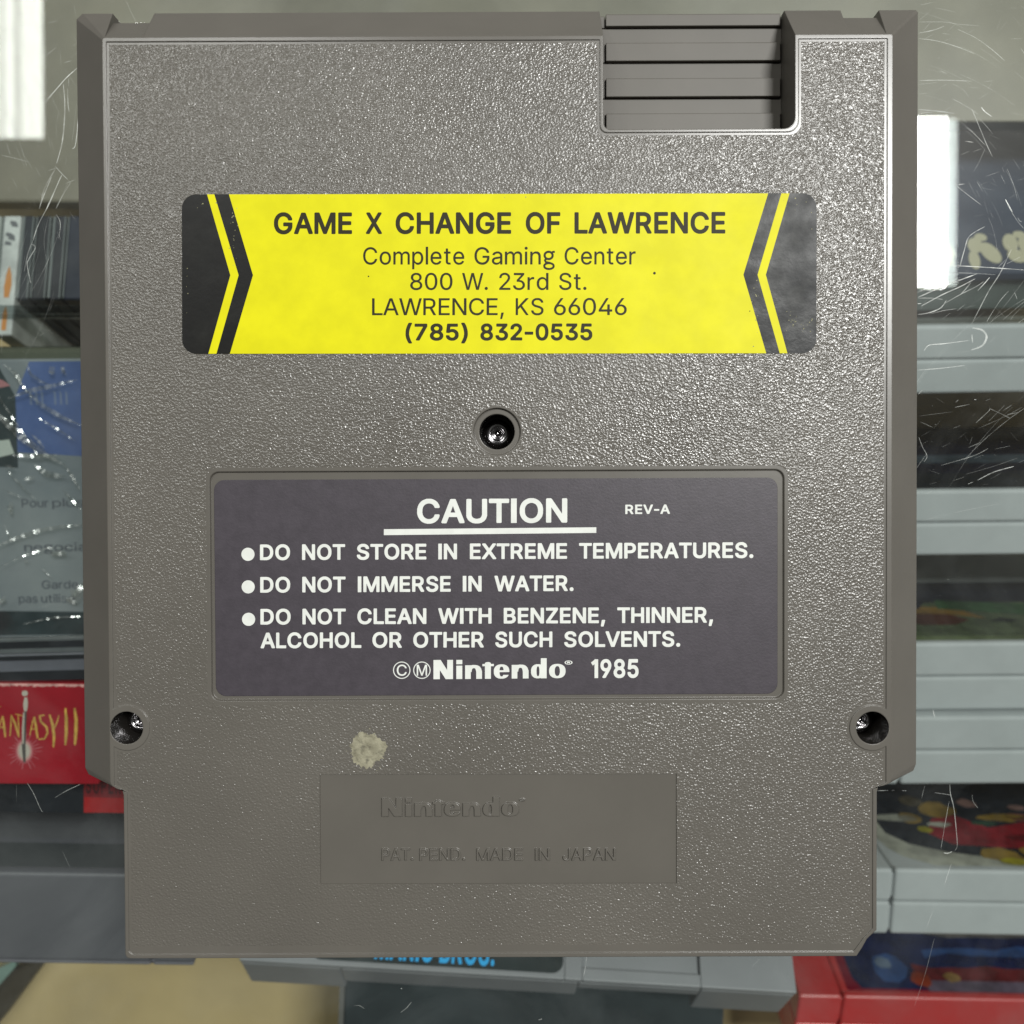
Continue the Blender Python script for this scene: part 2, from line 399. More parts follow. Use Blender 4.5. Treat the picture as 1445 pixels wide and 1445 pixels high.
        'd': [[67, -3, 82, -3, 92, -1, 108, 9, 118, 22, 119, 3, 121, 0, 142, 0, 145, 2, 146, 196, 143, 199, 122, 200, 118, 197, 118, 130, 105, 143, 93, 149, 84, 152, 66, 152, 54, 148, 40, 141, 26, 127, 17, 111, 13, 98, 11, 83, 12, 57, 17, 38, 25, 24, 38, 10, 55, 0], [71, 22, 63, 25, 56, 29, 50, 35, 44, 46, 40, 63, 39, 73, 40, 87, 44, 103, 50, 114, 55, 119, 65, 125, 75, 127, 83, 127, 93, 125, 99, 122, 106, 116, 111, 109, 117, 92, 118, 65, 116, 54, 112, 42, 102, 29, 94, 25, 87, 22]],
        'S': [[76, -3, 104, -2, 119, 2, 130, 7, 143, 16, 150, 24, 156, 35, 159, 47, 159, 64, 157, 73, 151, 84, 140, 94, 133, 99, 116, 107, 68, 121, 55, 128, 48, 136, 46, 144, 46, 149, 48, 158, 52, 164, 57, 169, 67, 174, 82, 177, 99, 176, 116, 169, 123, 162, 128, 149, 131, 146, 153, 146, 156, 148, 156, 155, 153, 166, 147, 176, 140, 184, 123, 195, 109, 200, 97, 202, 71, 201, 56, 197, 42, 189, 32, 181, 25, 172, 20, 160, 18, 148, 19, 136, 24, 122, 39, 107, 59, 96, 110, 81, 125, 72, 130, 64, 131, 58, 130, 48, 127, 40, 123, 35, 109, 26, 94, 23, 78, 23, 68, 25, 56, 30, 46, 40, 42, 54, 40, 56, 17, 56, 14, 55, 13, 51, 17, 35, 24, 23, 36, 12, 53, 2]],
        'L': [[23, 0, 137, 0, 140, 1, 141, 4, 141, 22, 138, 25, 52, 25, 50, 27, 50, 196, 48, 199, 46, 200, 24, 200, 21, 196, 21, 4]],
        'A': [[7, 0, 31, 0, 35, 2, 53, 54, 55, 55, 131, 55, 151, 2, 154, 0, 176, 0, 180, 2, 111, 192, 109, 197, 106, 200, 79, 200, 74, 195, 8, 11, 5, 3], [63, 81, 63, 82, 92, 170, 104, 133, 122, 81, 120, 80]],
        'R': [[23, 0, 46, 0, 49, 2, 50, 75, 52, 76, 94, 76, 134, 2, 138, 0, 162, 0, 166, 2, 124, 81, 125, 82, 138, 89, 149, 101, 155, 112, 159, 128, 159, 147, 155, 163, 151, 171, 145, 180, 133, 190, 117, 197, 100, 200, 25, 200, 22, 198, 21, 4], [51, 102, 50, 104, 50, 174, 94, 175, 102, 173, 117, 168, 124, 163, 130, 149, 131, 131, 128, 120, 123, 112, 114, 106, 103, 103, 95, 102]],
        'E': [[23, 0, 143, 0, 146, 2, 147, 22, 144, 25, 52, 25, 50, 27, 50, 88, 135, 88, 138, 89, 139, 92, 139, 111, 136, 114, 50, 114, 50, 174, 143, 175, 146, 178, 146, 196, 143, 200, 25, 200, 22, 198, 21, 4]],
        'N': [[23, 0, 47, 0, 51, 3, 51, 114, 49, 150, 49, 158, 77, 111, 148, 1, 151, 0, 177, 0, 181, 2, 181, 196, 179, 200, 156, 200, 152, 197, 152, 43, 133, 75, 55, 197, 51, 200, 25, 200, 22, 198, 21, 4]],
        ',': [[15, -46, 31, -46, 35, -44, 54, 28, 52, 31, 27, 31, 24, 27, 13, -42]],
        'K': [[23, 0, 46, 0, 49, 2, 50, 66, 76, 93, 142, 1, 145, 0, 170, 0, 174, 2, 96, 113, 168, 190, 174, 197, 172, 200, 142, 200, 139, 199, 72, 127, 50, 101, 49, 198, 46, 200, 25, 200, 22, 198, 21, 4]],
        '6': [[79, -2, 101, -2, 111, 2, 124, 8, 137, 20, 143, 28, 148, 38, 151, 49, 152, 69, 150, 81, 147, 90, 142, 99, 130, 112, 115, 121, 100, 125, 84, 125, 74, 123, 125, 197, 122, 200, 99, 200, 95, 198, 40, 116, 31, 99, 24, 78, 23, 57, 25, 46, 29, 34, 35, 24, 45, 12, 53, 7, 63, 2], [80, 23, 67, 28, 58, 36, 52, 48, 50, 59, 50, 68, 51, 74, 56, 86, 64, 95, 73, 100, 81, 102, 93, 102, 107, 97, 115, 90, 122, 77, 124, 66, 124, 58, 120, 43, 112, 31, 98, 24]],
        '4': [[109, 0, 130, 0, 133, 1, 134, 4, 134, 40, 158, 40, 161, 43, 161, 63, 160, 65, 157, 67, 136, 67, 134, 68, 134, 123, 133, 125, 130, 126, 110, 126, 107, 124, 106, 67, 47, 67, 45, 68, 121, 196, 118, 200, 97, 200, 94, 199, 91, 195, 16, 67, 13, 62, 13, 44, 15, 41, 17, 40, 105, 40, 106, 38, 106, 4]],
        '©': [[113, -3, 130, -3, 153, 1, 169, 8, 188, 21, 202, 34, 214, 53, 222, 73, 226, 90, 226, 110, 222, 127, 213, 149, 203, 164, 187, 180, 171, 191, 150, 200, 132, 203, 113, 203, 95, 200, 76, 192, 57, 179, 43, 165, 31, 147, 24, 129, 20, 108, 20, 92, 23, 74, 27, 62, 34, 48, 44, 33, 56, 22, 71, 11, 85, 4, 96, 0], [117, 24, 94, 29, 77, 38, 65, 49, 57, 60, 50, 75, 47, 87, 46, 103, 48, 117, 52, 130, 63, 149, 73, 159, 86, 167, 103, 174, 116, 176, 129, 176, 145, 173, 154, 170, 166, 163, 177, 155, 189, 139, 195, 126, 199, 108, 199, 93, 197, 81, 190, 63, 181, 50, 172, 41, 159, 33, 145, 27, 127, 23], [116, 41, 136, 42, 153, 49, 169, 66, 174, 76, 177, 87, 174, 90, 152, 90, 144, 75, 134, 69, 128, 68, 113, 69, 103, 74, 97, 80, 91, 93, 91, 107, 93, 113, 98, 121, 103, 126, 110, 130, 118, 132, 129, 132, 135, 131, 143, 127, 148, 122, 152, 113, 155, 111, 176, 111, 179, 113, 177, 122, 172, 132, 159, 147, 146, 154, 128, 159, 119, 159, 107, 156, 97, 153, 88, 147, 77, 135, 71, 126, 67, 115, 65, 104, 67, 84, 71, 74, 78, 64, 88, 53, 97, 47]],
        '®': [[81, 46, 96, 46, 108, 48, 124, 54, 139, 64, 149, 73, 158, 87, 165, 104, 168, 115, 168, 133, 165, 144, 157, 163, 151, 173, 139, 185, 128, 192, 118, 197, 98, 202, 80, 202, 69, 200, 52, 193, 37, 183, 30, 176, 22, 164, 16, 152, 11, 131, 11, 117, 13, 105, 22, 84, 28, 76, 35, 67, 49, 57, 61, 51], [82, 68, 67, 72, 59, 76, 46, 87, 41, 94, 35, 111, 33, 132, 36, 144, 41, 154, 46, 161, 57, 171, 75, 179, 98, 180, 107, 178, 118, 173, 125, 168, 134, 159, 143, 142, 145, 132, 145, 115, 139, 97, 132, 87, 125, 80, 106, 70, 96, 68], [62, 87, 76, 87, 79, 88, 80, 91, 80, 110, 82, 111, 92, 110, 105, 87, 120, 87, 124, 89, 111, 115, 119, 125, 122, 137, 121, 144, 118, 150, 112, 156, 101, 161, 64, 161, 60, 159, 60, 91], [81, 127, 80, 129, 81, 145, 94, 146, 99, 143, 101, 140, 101, 135, 98, 129, 94, 127]],
        'M': [[23, 0, 45, 0, 49, 3, 49, 154, 65, 111, 107, 5, 110, 1, 112, 0, 130, 0, 134, 2, 180, 119, 192, 154, 193, 3, 197, 0, 217, 0, 220, 1, 221, 4, 221, 196, 220, 199, 217, 200, 185, 200, 181, 198, 133, 73, 121, 38, 110, 71, 61, 197, 56, 200, 25, 200, 22, 199, 21, 196, 21, 4]],
        'P': [[23, 0, 46, 0, 49, 2, 50, 71, 99, 72, 116, 75, 136, 85, 146, 95, 151, 102, 157, 117, 159, 128, 158, 150, 154, 163, 148, 174, 132, 190, 113, 198, 99, 200, 25, 200, 22, 198, 21, 4], [51, 97, 50, 99, 50, 174, 94, 175, 101, 173, 116, 168, 123, 163, 130, 147, 131, 132, 128, 118, 121, 107, 112, 101, 95, 97]],
        'u': [[63, -2, 76, -2, 90, 1, 101, 8, 113, 21, 114, 3, 116, 0, 136, 0, 140, 2, 140, 146, 138, 150, 116, 150, 113, 148, 112, 58, 111, 50, 105, 36, 100, 31, 94, 27, 83, 24, 70, 24, 59, 28, 53, 33, 47, 45, 46, 52, 45, 148, 42, 150, 22, 150, 19, 148, 18, 48, 22, 32, 29, 17, 38, 8, 53, 0]],
        's': [[61, -3, 85, -2, 106, 5, 112, 10, 122, 20, 127, 29, 129, 36, 129, 49, 127, 57, 119, 69, 112, 75, 96, 83, 55, 93, 47, 98, 45, 101, 44, 112, 46, 118, 55, 125, 67, 128, 78, 128, 91, 124, 97, 118, 103, 107, 121, 111, 126, 114, 125, 119, 120, 129, 111, 140, 96, 148, 83, 152, 62, 152, 41, 146, 33, 140, 25, 132, 18, 120, 17, 115, 16, 108, 19, 92, 23, 85, 31, 77, 46, 69, 90, 57, 97, 53, 101, 47, 101, 37, 98, 31, 91, 26, 75, 21, 64, 21, 50, 26, 42, 32, 38, 43, 35, 45, 15, 41, 12, 38, 14, 30, 18, 22, 30, 9, 43, 1]],
        'b': [[80, -3, 95, -3, 109, 0, 126, 10, 141, 27, 147, 41, 152, 60, 153, 80, 149, 101, 144, 115, 136, 129, 124, 141, 106, 150, 97, 152, 79, 152, 74, 150, 61, 145, 46, 130, 45, 197, 42, 200, 21, 199, 18, 196, 19, 2, 22, 0, 42, 0, 45, 3, 45, 22, 52, 13, 62, 4, 72, -1], [77, 22, 70, 25, 62, 29, 56, 35, 51, 44, 46, 63, 46, 86, 50, 103, 56, 114, 61, 119, 71, 125, 81, 127, 89, 127, 105, 122, 112, 116, 117, 109, 122, 97, 124, 86, 124, 64, 118, 42, 108, 29, 102, 26, 93, 22]],
        'c': [[71, -3, 93, -2, 105, 1, 115, 6, 123, 12, 131, 21, 137, 30, 141, 40, 139, 44, 117, 48, 108, 32, 102, 28, 92, 23, 80, 21, 67, 23, 60, 27, 52, 33, 45, 44, 40, 63, 39, 75, 40, 87, 44, 102, 48, 110, 58, 121, 65, 125, 75, 127, 91, 126, 105, 119, 109, 115, 114, 104, 117, 101, 133, 105, 141, 109, 138, 117, 132, 127, 121, 139, 106, 147, 90, 152, 64, 151, 50, 146, 37, 137, 25, 124, 17, 109, 13, 96, 11, 83, 11, 65, 14, 49, 17, 39, 26, 24, 34, 15, 47, 5, 58, 0]],
        'v': [[63, 0, 85, 0, 90, 3, 145, 146, 143, 150, 119, 150, 115, 147, 75, 33, 35, 148, 31, 150, 9, 150, 5, 148, 60, 3]],
        'T': [[74, 0, 97, 0, 100, 3, 101, 173, 102, 175, 160, 175, 162, 178, 162, 196, 160, 200, 14, 200, 11, 198, 10, 178, 13, 175, 70, 175, 72, 173, 72, 4]],
        'D': [[23, 0, 94, 0, 117, 4, 126, 7, 143, 17, 156, 29, 167, 43, 175, 62, 179, 81, 180, 109, 178, 125, 172, 147, 166, 158, 159, 168, 141, 185, 122, 195, 97, 200, 25, 200, 22, 198, 21, 4], [51, 26, 50, 27, 50, 173, 52, 175, 87, 175, 103, 172, 117, 168, 129, 161, 137, 154, 144, 141, 149, 129, 152, 113, 152, 88, 150, 76, 145, 62, 135, 44, 127, 38, 116, 32, 96, 26]],
        'I': [[14, 0, 41, 0, 43, 1, 43, 198, 42, 200, 16, 200, 14, 199]],
        'J': [[63, -2, 85, -2, 103, 5, 115, 13, 121, 21, 129, 38, 131, 49, 131, 196, 129, 200, 107, 200, 103, 197, 103, 53, 100, 40, 95, 32, 92, 29, 80, 24, 69, 23, 58, 25, 48, 31, 43, 38, 40, 47, 39, 67, 38, 70, 35, 71, 15, 71, 11, 69, 12, 44, 16, 30, 22, 20, 37, 7, 52, 0]],
    },
    'B': {
        'A': [[3, 1, 31, 0, 36, 2, 39, 7, 53, 47, 55, 51, 56, 52, 117, 51, 133, 7, 138, 2, 141, 0, 167, 1, 171, 2, 174, 6, 174, 12, 173, 17, 110, 188, 107, 195, 101, 199, 71, 199, 65, 196, 63, 191, -2, 12, -2, 6], [69, 88, 68, 91, 86, 142, 104, 88]],
        'B': [[19, 1, 100, 0, 108, 1, 117, 4, 131, 9, 140, 15, 150, 26, 155, 35, 158, 45, 159, 53, 158, 71, 155, 81, 149, 91, 142, 99, 134, 105, 144, 115, 148, 123, 151, 136, 151, 151, 149, 161, 144, 173, 138, 180, 126, 190, 113, 196, 96, 200, 21, 200, 15, 196, 13, 192, 13, 8, 15, 3], [54, 37, 53, 39, 53, 83, 89, 84, 96, 83, 107, 79, 114, 72, 118, 65, 119, 57, 117, 49, 112, 43, 102, 39, 87, 37], [54, 119, 53, 121, 53, 163, 85, 163, 94, 162, 104, 158, 110, 152, 112, 145, 111, 134, 108, 129, 101, 123, 86, 119]],
        'C': [[84, -2, 106, -2, 118, 0, 132, 5, 147, 13, 160, 26, 167, 34, 174, 49, 178, 63, 177, 70, 172, 74, 144, 74, 139, 70, 135, 58, 128, 48, 114, 39, 102, 36, 89, 36, 72, 42, 60, 52, 54, 61, 49, 73, 46, 91, 47, 116, 51, 133, 55, 140, 62, 150, 73, 158, 80, 161, 94, 164, 105, 163, 115, 160, 122, 157, 129, 150, 136, 140, 139, 130, 144, 126, 171, 126, 175, 128, 178, 132, 178, 139, 173, 154, 162, 172, 150, 184, 138, 192, 120, 200, 109, 202, 83, 202, 69, 199, 50, 190, 40, 183, 29, 172, 20, 159, 13, 144, 7, 120, 6, 88, 8, 73, 13, 56, 22, 38, 30, 27, 38, 18, 49, 10, 67, 2]],
        'D': [[19, 1, 90, 0, 112, 4, 120, 7, 138, 17, 151, 29, 161, 43, 169, 62, 173, 80, 174, 111, 172, 126, 166, 146, 160, 159, 154, 168, 136, 185, 116, 195, 93, 200, 21, 200, 15, 196, 13, 192, 13, 8, 15, 3], [54, 37, 53, 39, 53, 162, 54, 163, 78, 163, 94, 161, 106, 157, 115, 152, 123, 144, 128, 135, 132, 125, 135, 109, 135, 92, 133, 80, 129, 67, 120, 53, 105, 43, 86, 38]],
        'E': [[19, 1, 136, 0, 142, 4, 143, 8, 143, 30, 141, 34, 137, 37, 54, 37, 53, 39, 53, 82, 128, 83, 133, 85, 136, 90, 136, 113, 134, 116, 130, 119, 53, 120, 53, 163, 136, 163, 140, 166, 142, 170, 142, 193, 138, 198, 135, 200, 21, 200, 15, 196, 13, 192, 13, 8, 15, 3]],
        'F': [[19, 1, 46, 1, 50, 2, 52, 6, 53, 80, 125, 80, 131, 84, 132, 87, 132, 110, 130, 113, 126, 116, 53, 117, 53, 161, 54, 163, 135, 163, 138, 166, 140, 170, 140, 193, 136, 198, 133, 200, 21, 200, 15, 196, 13, 192, 13, 8, 15, 3]],
        'G': [[84, -2, 107, -2, 118, 0, 131, 4, 147, 13, 162, 27, 170, 38, 177, 54, 180, 69, 180, 102, 178, 106, 174, 108, 100, 109, 96, 106, 93, 102, 93, 79, 96, 74, 100, 72, 138, 72, 139, 71, 135, 57, 126, 46, 115, 39, 108, 37, 103, 36, 85, 37, 70, 44, 65, 48, 60, 53, 53, 63, 49, 73, 46, 92, 46, 108, 47, 120, 51, 133, 59, 146, 64, 152, 73, 158, 82, 162, 93, 164, 112, 161, 127, 152, 134, 142, 139, 130, 144, 126, 171, 126, 175, 128, 178, 132, 178, 140, 176, 147, 168, 163, 161, 173, 152, 182, 141, 190, 130, 196, 109, 202, 82, 202, 72, 200, 53, 192, 41, 184, 27, 170, 18, 155, 10, 136, 7, 120, 6, 88, 8, 73, 13, 56, 23, 36, 29, 27, 39, 17, 48, 11, 64, 3]],
        'H': [[19, 1, 46, 1, 50, 2, 52, 6, 53, 82, 54, 84, 133, 83, 133, 6, 136, 2, 140, 0, 166, 1, 171, 4, 172, 8, 172, 192, 168, 198, 165, 200, 139, 199, 136, 198, 133, 194, 133, 123, 131, 121, 53, 121, 53, 192, 51, 196, 45, 200, 20, 199, 15, 196, 13, 192, 13, 8, 15, 3]],
        'I': [[14, 0, 56, 0, 58, 1, 58, 198, 57, 200, 16, 200, 14, 199]],
        'J': [[56, -2, 77, -2, 86, 0, 100, 6, 111, 14, 118, 22, 127, 39, 129, 50, 129, 193, 127, 197, 123, 200, 96, 200, 92, 198, 90, 193, 90, 59, 86, 47, 83, 41, 76, 37, 67, 35, 57, 37, 50, 41, 45, 49, 44, 54, 43, 73, 37, 79, 10, 79, 7, 77, 4, 73, 4, 52, 5, 45, 9, 32, 15, 21, 30, 7, 41, 2]],
        'K': [[19, 1, 45, 0, 51, 4, 53, 8, 53, 64, 70, 82, 128, 2, 132, 0, 161, 0, 167, 4, 169, 8, 167, 15, 99, 111, 101, 115, 167, 186, 169, 193, 165, 198, 161, 200, 129, 200, 126, 198, 53, 120, 53, 192, 51, 196, 45, 200, 20, 199, 15, 196, 13, 192, 13, 8, 15, 3]],
        'L': [[19, 1, 130, 0, 135, 2, 137, 7, 137, 30, 136, 34, 132, 37, 54, 37, 53, 38, 53, 192, 51, 197, 46, 199, 20, 199, 16, 198, 13, 193, 13, 8, 15, 3]],
        'M': [[19, 1, 45, 1, 49, 2, 51, 6, 52, 112, 93, 9, 98, 2, 102, 0, 125, 1, 130, 4, 173, 112, 173, 6, 176, 2, 180, 0, 205, 0, 210, 3, 212, 8, 212, 192, 209, 198, 205, 200, 170, 200, 163, 196, 113, 65, 62, 195, 59, 198, 55, 200, 21, 200, 15, 197, 13, 192, 13, 8, 15, 3]],
        'N': [[19, 1, 47, 1, 51, 2, 53, 7, 53, 128, 132, 3, 138, 0, 168, 0, 174, 4, 175, 8, 175, 192, 171, 198, 168, 200, 141, 199, 138, 198, 135, 194, 135, 73, 57, 195, 53, 198, 50, 200, 21, 200, 15, 196, 13, 192, 13, 8, 15, 3]],
        'O': [[84, -2, 106, -2, 121, 1, 139, 8, 152, 17, 161, 27, 171, 40, 179, 56, 184, 79, 185, 112, 183, 127, 178, 147, 168, 164, 163, 171, 151, 183, 141, 190, 128, 197, 109, 202, 83, 202, 69, 199, 50, 190, 39, 182, 30, 173, 20, 159, 13, 144, 7, 120, 6, 88, 8, 73, 13, 56, 22, 38, 31, 26, 49, 10, 67, 2], [89, 36, 76, 40, 67, 46, 60, 52, 54, 61, 49, 72, 47, 85, 46, 108, 47, 120, 51, 133, 55, 140, 63, 151, 78, 160, 88, 163, 98, 164, 108, 162, 118, 158, 128, 152, 136, 142, 140, 133, 144, 120, 146, 109, 146, 91, 144, 79, 140, 67, 133, 54, 126, 47, 119, 42, 110, 38, 102, 36]],
        'P': [[19, 1, 45, 0, 51, 4, 53, 8, 53, 67, 95, 67, 111, 70, 131, 80, 142, 91, 146, 98, 153, 113, 155, 123, 154, 149, 150, 162, 144, 174, 127, 189, 108, 197, 95, 200, 21, 200, 15, 196, 13, 192, 13, 8, 15, 3], [54, 104, 53, 105, 53, 163, 85, 163, 92, 162, 102, 159, 109, 154, 114, 142, 116, 133, 113, 119, 108, 112, 102, 108, 92, 105, 85, 104]],
        'R': [[19, 1, 46, 1, 50, 2, 52, 6, 53, 70, 54, 72, 83, 71, 119, 5, 122, 2, 126, 0, 154, 0, 160, 4, 161, 8, 161, 13, 125, 79, 133, 85, 145, 97, 151, 109, 155, 124, 155, 147, 151, 162, 146, 171, 140, 179, 128, 189, 112, 196, 96, 200, 21, 200, 15, 196, 13, 192, 13, 8, 15, 3], [54, 108, 53, 110, 53, 163, 85, 163, 93, 162, 104, 158, 111, 153, 115, 143, 116, 132, 113, 121, 109, 116, 103, 112, 94, 109, 86, 108]],
        'S': [[68, -2, 91, -3, 99, -2, 114, 2, 126, 8, 138, 17, 145, 25, 151, 37, 154, 47, 154, 69, 152, 77, 146, 89, 135, 100, 128, 105, 111, 113, 66, 126, 56, 132, 51, 136, 50, 143, 51, 151, 54, 155, 58, 159, 65, 162, 79, 165, 93, 163, 104, 159, 109, 153, 114, 141, 119, 136, 145, 136, 151, 140, 153, 146, 149, 164, 138, 181, 128, 189, 118, 195, 104, 200, 94, 202, 69, 202, 63, 201, 50, 197, 37, 191, 25, 181, 18, 171, 12, 159, 10, 148, 10, 138, 13, 124, 19, 114, 30, 102, 52, 90, 100, 76, 112, 68, 115, 64, 116, 59, 115, 54, 110, 45, 98, 38, 85, 35, 70, 36, 61, 39, 54, 42, 48, 51, 44, 62, 40, 65, 13, 66, 7, 62, 6, 52, 7, 43, 13, 30, 18, 23, 29, 12, 35, 8, 52, 0]],
        'T': [[66, 1, 93, 1, 97, 2, 100, 7, 100, 162, 102, 163, 150, 163, 154, 164, 157, 170, 158, 192, 155, 197, 152, 199, 10, 200, 6, 198, 3, 194, 3, 170, 7, 164, 10, 163, 59, 163, 61, 162, 61, 8, 63, 3]],
        'U': [[81, -2, 105, -2, 119, 0, 130, 4, 147, 15, 157, 25, 166, 40, 172, 61, 172, 192, 170, 196, 166, 199, 139, 199, 136, 197, 133, 194, 133, 72, 132, 65, 128, 54, 123, 46, 114, 40, 99, 36, 86, 36, 69, 42, 60, 50, 55, 61, 53, 72, 53, 192, 51, 195, 46, 199, 21, 199, 16, 197, 14, 194, 13, 61, 17, 44, 28, 25, 43, 12, 60, 2]],
        'V': [[71, 1, 102, 1, 106, 3, 109, 8, 174, 186, 174, 194, 168, 199, 140, 199, 134, 195, 87, 58, 38, 196, 31, 200, 5, 200, 1, 198, -2, 194, -2, 189, 0, 182, 64, 9, 66, 4]],
        'W': [[53, 1, 84, 0, 87, 2, 91, 5, 123, 123, 156, 4, 162, 0, 191, 0, 197, 3, 200, 12, 248, 185, 249, 193, 246, 198, 242, 200, 216, 200, 213, 198, 209, 195, 177, 73, 143, 196, 137, 200, 109, 200, 106, 198, 101, 192, 70, 72, 39, 191, 37, 196, 31, 200, 5, 200, 0, 197, -2, 192, -1, 184, 47, 6]],
        'X': [[4, 1, 34, 0, 38, 2, 85, 69, 126, 10, 133, 2, 136, 0, 164, 0, 170, 3, 172, 8, 171, 14, 110, 103, 166, 184, 168, 189, 168, 192, 165, 198, 161, 200, 133, 200, 129, 198, 86, 136, 46, 194, 42, 198, 38, 200, 10, 200, 5, 197, 3, 192, 4, 185, 61, 102, -1, 14, -1, 6]],
        'Y': [[71, 1, 98, 1, 102, 2, 104, 6, 105, 81, 170, 185, 171, 189, 171, 194, 165, 199, 136, 200, 131, 198, 85, 122, 39, 198, 34, 200, 5, 200, 1, 198, -2, 194, -1, 186, 65, 81, 65, 8, 67, 3]],
        'Z': [[13, 1, 144, 0, 150, 4, 151, 8, 151, 30, 149, 34, 146, 37, 59, 38, 148, 168, 151, 173, 151, 192, 147, 198, 143, 200, 14, 200, 7, 196, 6, 192, 6, 170, 8, 166, 12, 163, 98, 162, 8, 31, 7, 28, 7, 7, 9, 3]],
        '0': [[71, -2, 90, -2, 100, 0, 117, 7, 122, 11, 134, 23, 144, 40, 150, 61, 153, 79, 154, 97, 153, 120, 150, 139, 143, 160, 134, 177, 121, 190, 107, 198, 92, 202, 70, 202, 61, 200, 47, 193, 39, 188, 26, 172, 20, 162, 14, 144, 10, 124, 9, 114, 10, 76, 14, 56, 19, 39, 28, 25, 39, 12, 54, 3], [80, 35, 70, 38, 66, 40, 60, 46, 55, 56, 51, 68, 48, 82, 47, 107, 49, 124, 52, 136, 59, 153, 64, 159, 73, 164, 85, 165, 96, 160, 105, 151, 109, 141, 112, 131, 115, 113, 115, 87, 111, 65, 104, 48, 94, 38, 87, 36]],
        '1': [[48, 0, 90, 0, 92, 1, 92, 198, 91, 200, 62, 200, 59, 202, 49, 200, 46, 193, 5, 166, 26, 134, 30, 135, 46, 147, 48, 146]],
        '2': [[20, 1, 141, 0, 145, 2, 148, 6, 148, 30, 146, 34, 142, 37, 74, 38, 106, 71, 129, 98, 141, 119, 144, 129, 145, 137, 144, 155, 141, 165, 137, 174, 122, 189, 110, 196, 100, 200, 87, 202, 67, 201, 53, 197, 37, 187, 28, 178, 20, 166, 16, 150, 16, 137, 18, 133, 22, 130, 47, 130, 50, 131, 54, 136, 55, 146, 59, 155, 64, 161, 74, 165, 87, 165, 99, 159, 105, 151, 107, 142, 104, 130, 92, 112, 16, 30, 15, 27, 15, 7, 17, 3]],
        '3': [[67, -2, 88, -2, 95, -1, 107, 2, 119, 7, 128, 14, 136, 22, 146, 38, 149, 50, 149, 71, 146, 83, 141, 92, 137, 98, 127, 108, 110, 117, 98, 121, 141, 171, 142, 193, 140, 197, 136, 200, 24, 200, 20, 198, 17, 194, 17, 169, 19, 165, 22, 163, 85, 162, 49, 120, 48, 117, 48, 96, 50, 92, 54, 89, 77, 89, 94, 85, 103, 79, 109, 68, 110, 57, 105, 46, 96, 38, 79, 35, 66, 37, 56, 41, 52, 46, 46, 60, 42, 63, 15, 64, 9, 60, 7, 51, 11, 36, 17, 26, 22, 19, 34, 9, 47, 3]],
        '4': [[99, 1, 124, 0, 127, 2, 131, 8, 132, 37, 151, 38, 155, 41, 157, 45, 157, 68, 155, 72, 150, 75, 133, 75, 131, 76, 131, 124, 129, 128, 125, 131, 100, 131, 94, 127, 93, 124, 92, 76, 54, 76, 119, 187, 119, 192, 118, 196, 112, 200, 87, 200, 82, 197, 9, 74, 6, 67, 6, 44, 8, 41, 12, 38, 92, 37, 93, 7, 95, 3]],
        '5': [[68, -2, 88, -2, 95, -1, 108, 3, 115, 7, 125, 14, 133, 21, 140, 31, 145, 43, 148, 56, 147, 84, 145, 92, 139, 105, 129, 118, 116, 128, 104, 134, 96, 136, 75, 137, 58, 133, 61, 158, 63, 162, 133, 162, 137, 164, 140, 170, 140, 193, 138, 197, 134, 200, 33, 200, 29, 198, 26, 194, 16, 105, 17, 95, 22, 91, 47, 88, 61, 96, 72, 99, 87, 98, 94, 95, 102, 89, 107, 80, 109, 72, 108, 57, 102, 46, 98, 41, 90, 37, 80, 35, 69, 37, 58, 43, 54, 50, 51, 60, 47, 63, 21, 64, 14, 60, 13, 56, 14, 44, 17, 35, 24, 23, 40, 8, 53, 2]],
        '6': [[71, -2, 90, -2, 97, -1, 107, 2, 120, 9, 133, 21, 138, 28, 144, 39, 147, 50, 148, 56, 147, 81, 143, 94, 135, 107, 125, 117, 110, 126, 96, 129, 84, 130, 123, 187, 123, 194, 120, 198, 117, 200, 89, 200, 83, 196, 31, 119, 22, 102, 16, 82, 15, 75, 16, 51, 19, 40, 25, 28, 36, 15, 45, 7, 56, 2], [78, 35, 67, 38, 60, 45, 55, 54, 53, 66, 56, 79, 63, 89, 71, 94, 83, 96, 94, 93, 101, 87, 107, 79, 110, 65, 106, 49, 99, 41, 89, 36]],
        '7': [[33, 1, 61, 0, 67, 4, 148, 166, 148, 192, 144, 198, 141, 200, 21, 200, 15, 196, 14, 192, 14, 170, 16, 166, 20, 163, 101, 163, 102, 162, 27, 13, 27, 6]],
        '8': [[69, -2, 92, -2, 103, 0, 115, 4, 127, 10, 141, 23, 145, 29, 149, 37, 152, 48, 152, 66, 149, 78, 141, 93, 128, 105, 138, 117, 145, 133, 146, 150, 142, 167, 134, 179, 121, 191, 106, 199, 93, 202, 63, 201, 52, 197, 39, 189, 28, 179, 24, 172, 19, 162, 17, 151, 17, 140, 20, 126, 24, 117, 34, 105, 22, 93, 12, 75, 10, 66, 10, 49, 14, 35, 22, 22, 35, 10, 47, 4, 59, 0], [77, 35, 65, 38, 54, 45, 50, 57, 51, 65, 57, 76, 66, 82, 78, 85, 90, 84, 101, 79, 109, 72, 113, 60, 112, 53, 108, 45, 101, 39, 91, 36], [76, 121, 69, 123, 62, 129, 57, 136, 56, 147, 59, 155, 66, 161, 75, 165, 87, 165, 93, 163, 101, 159, 105, 150, 106, 141, 102, 131, 98, 126, 86, 121]],
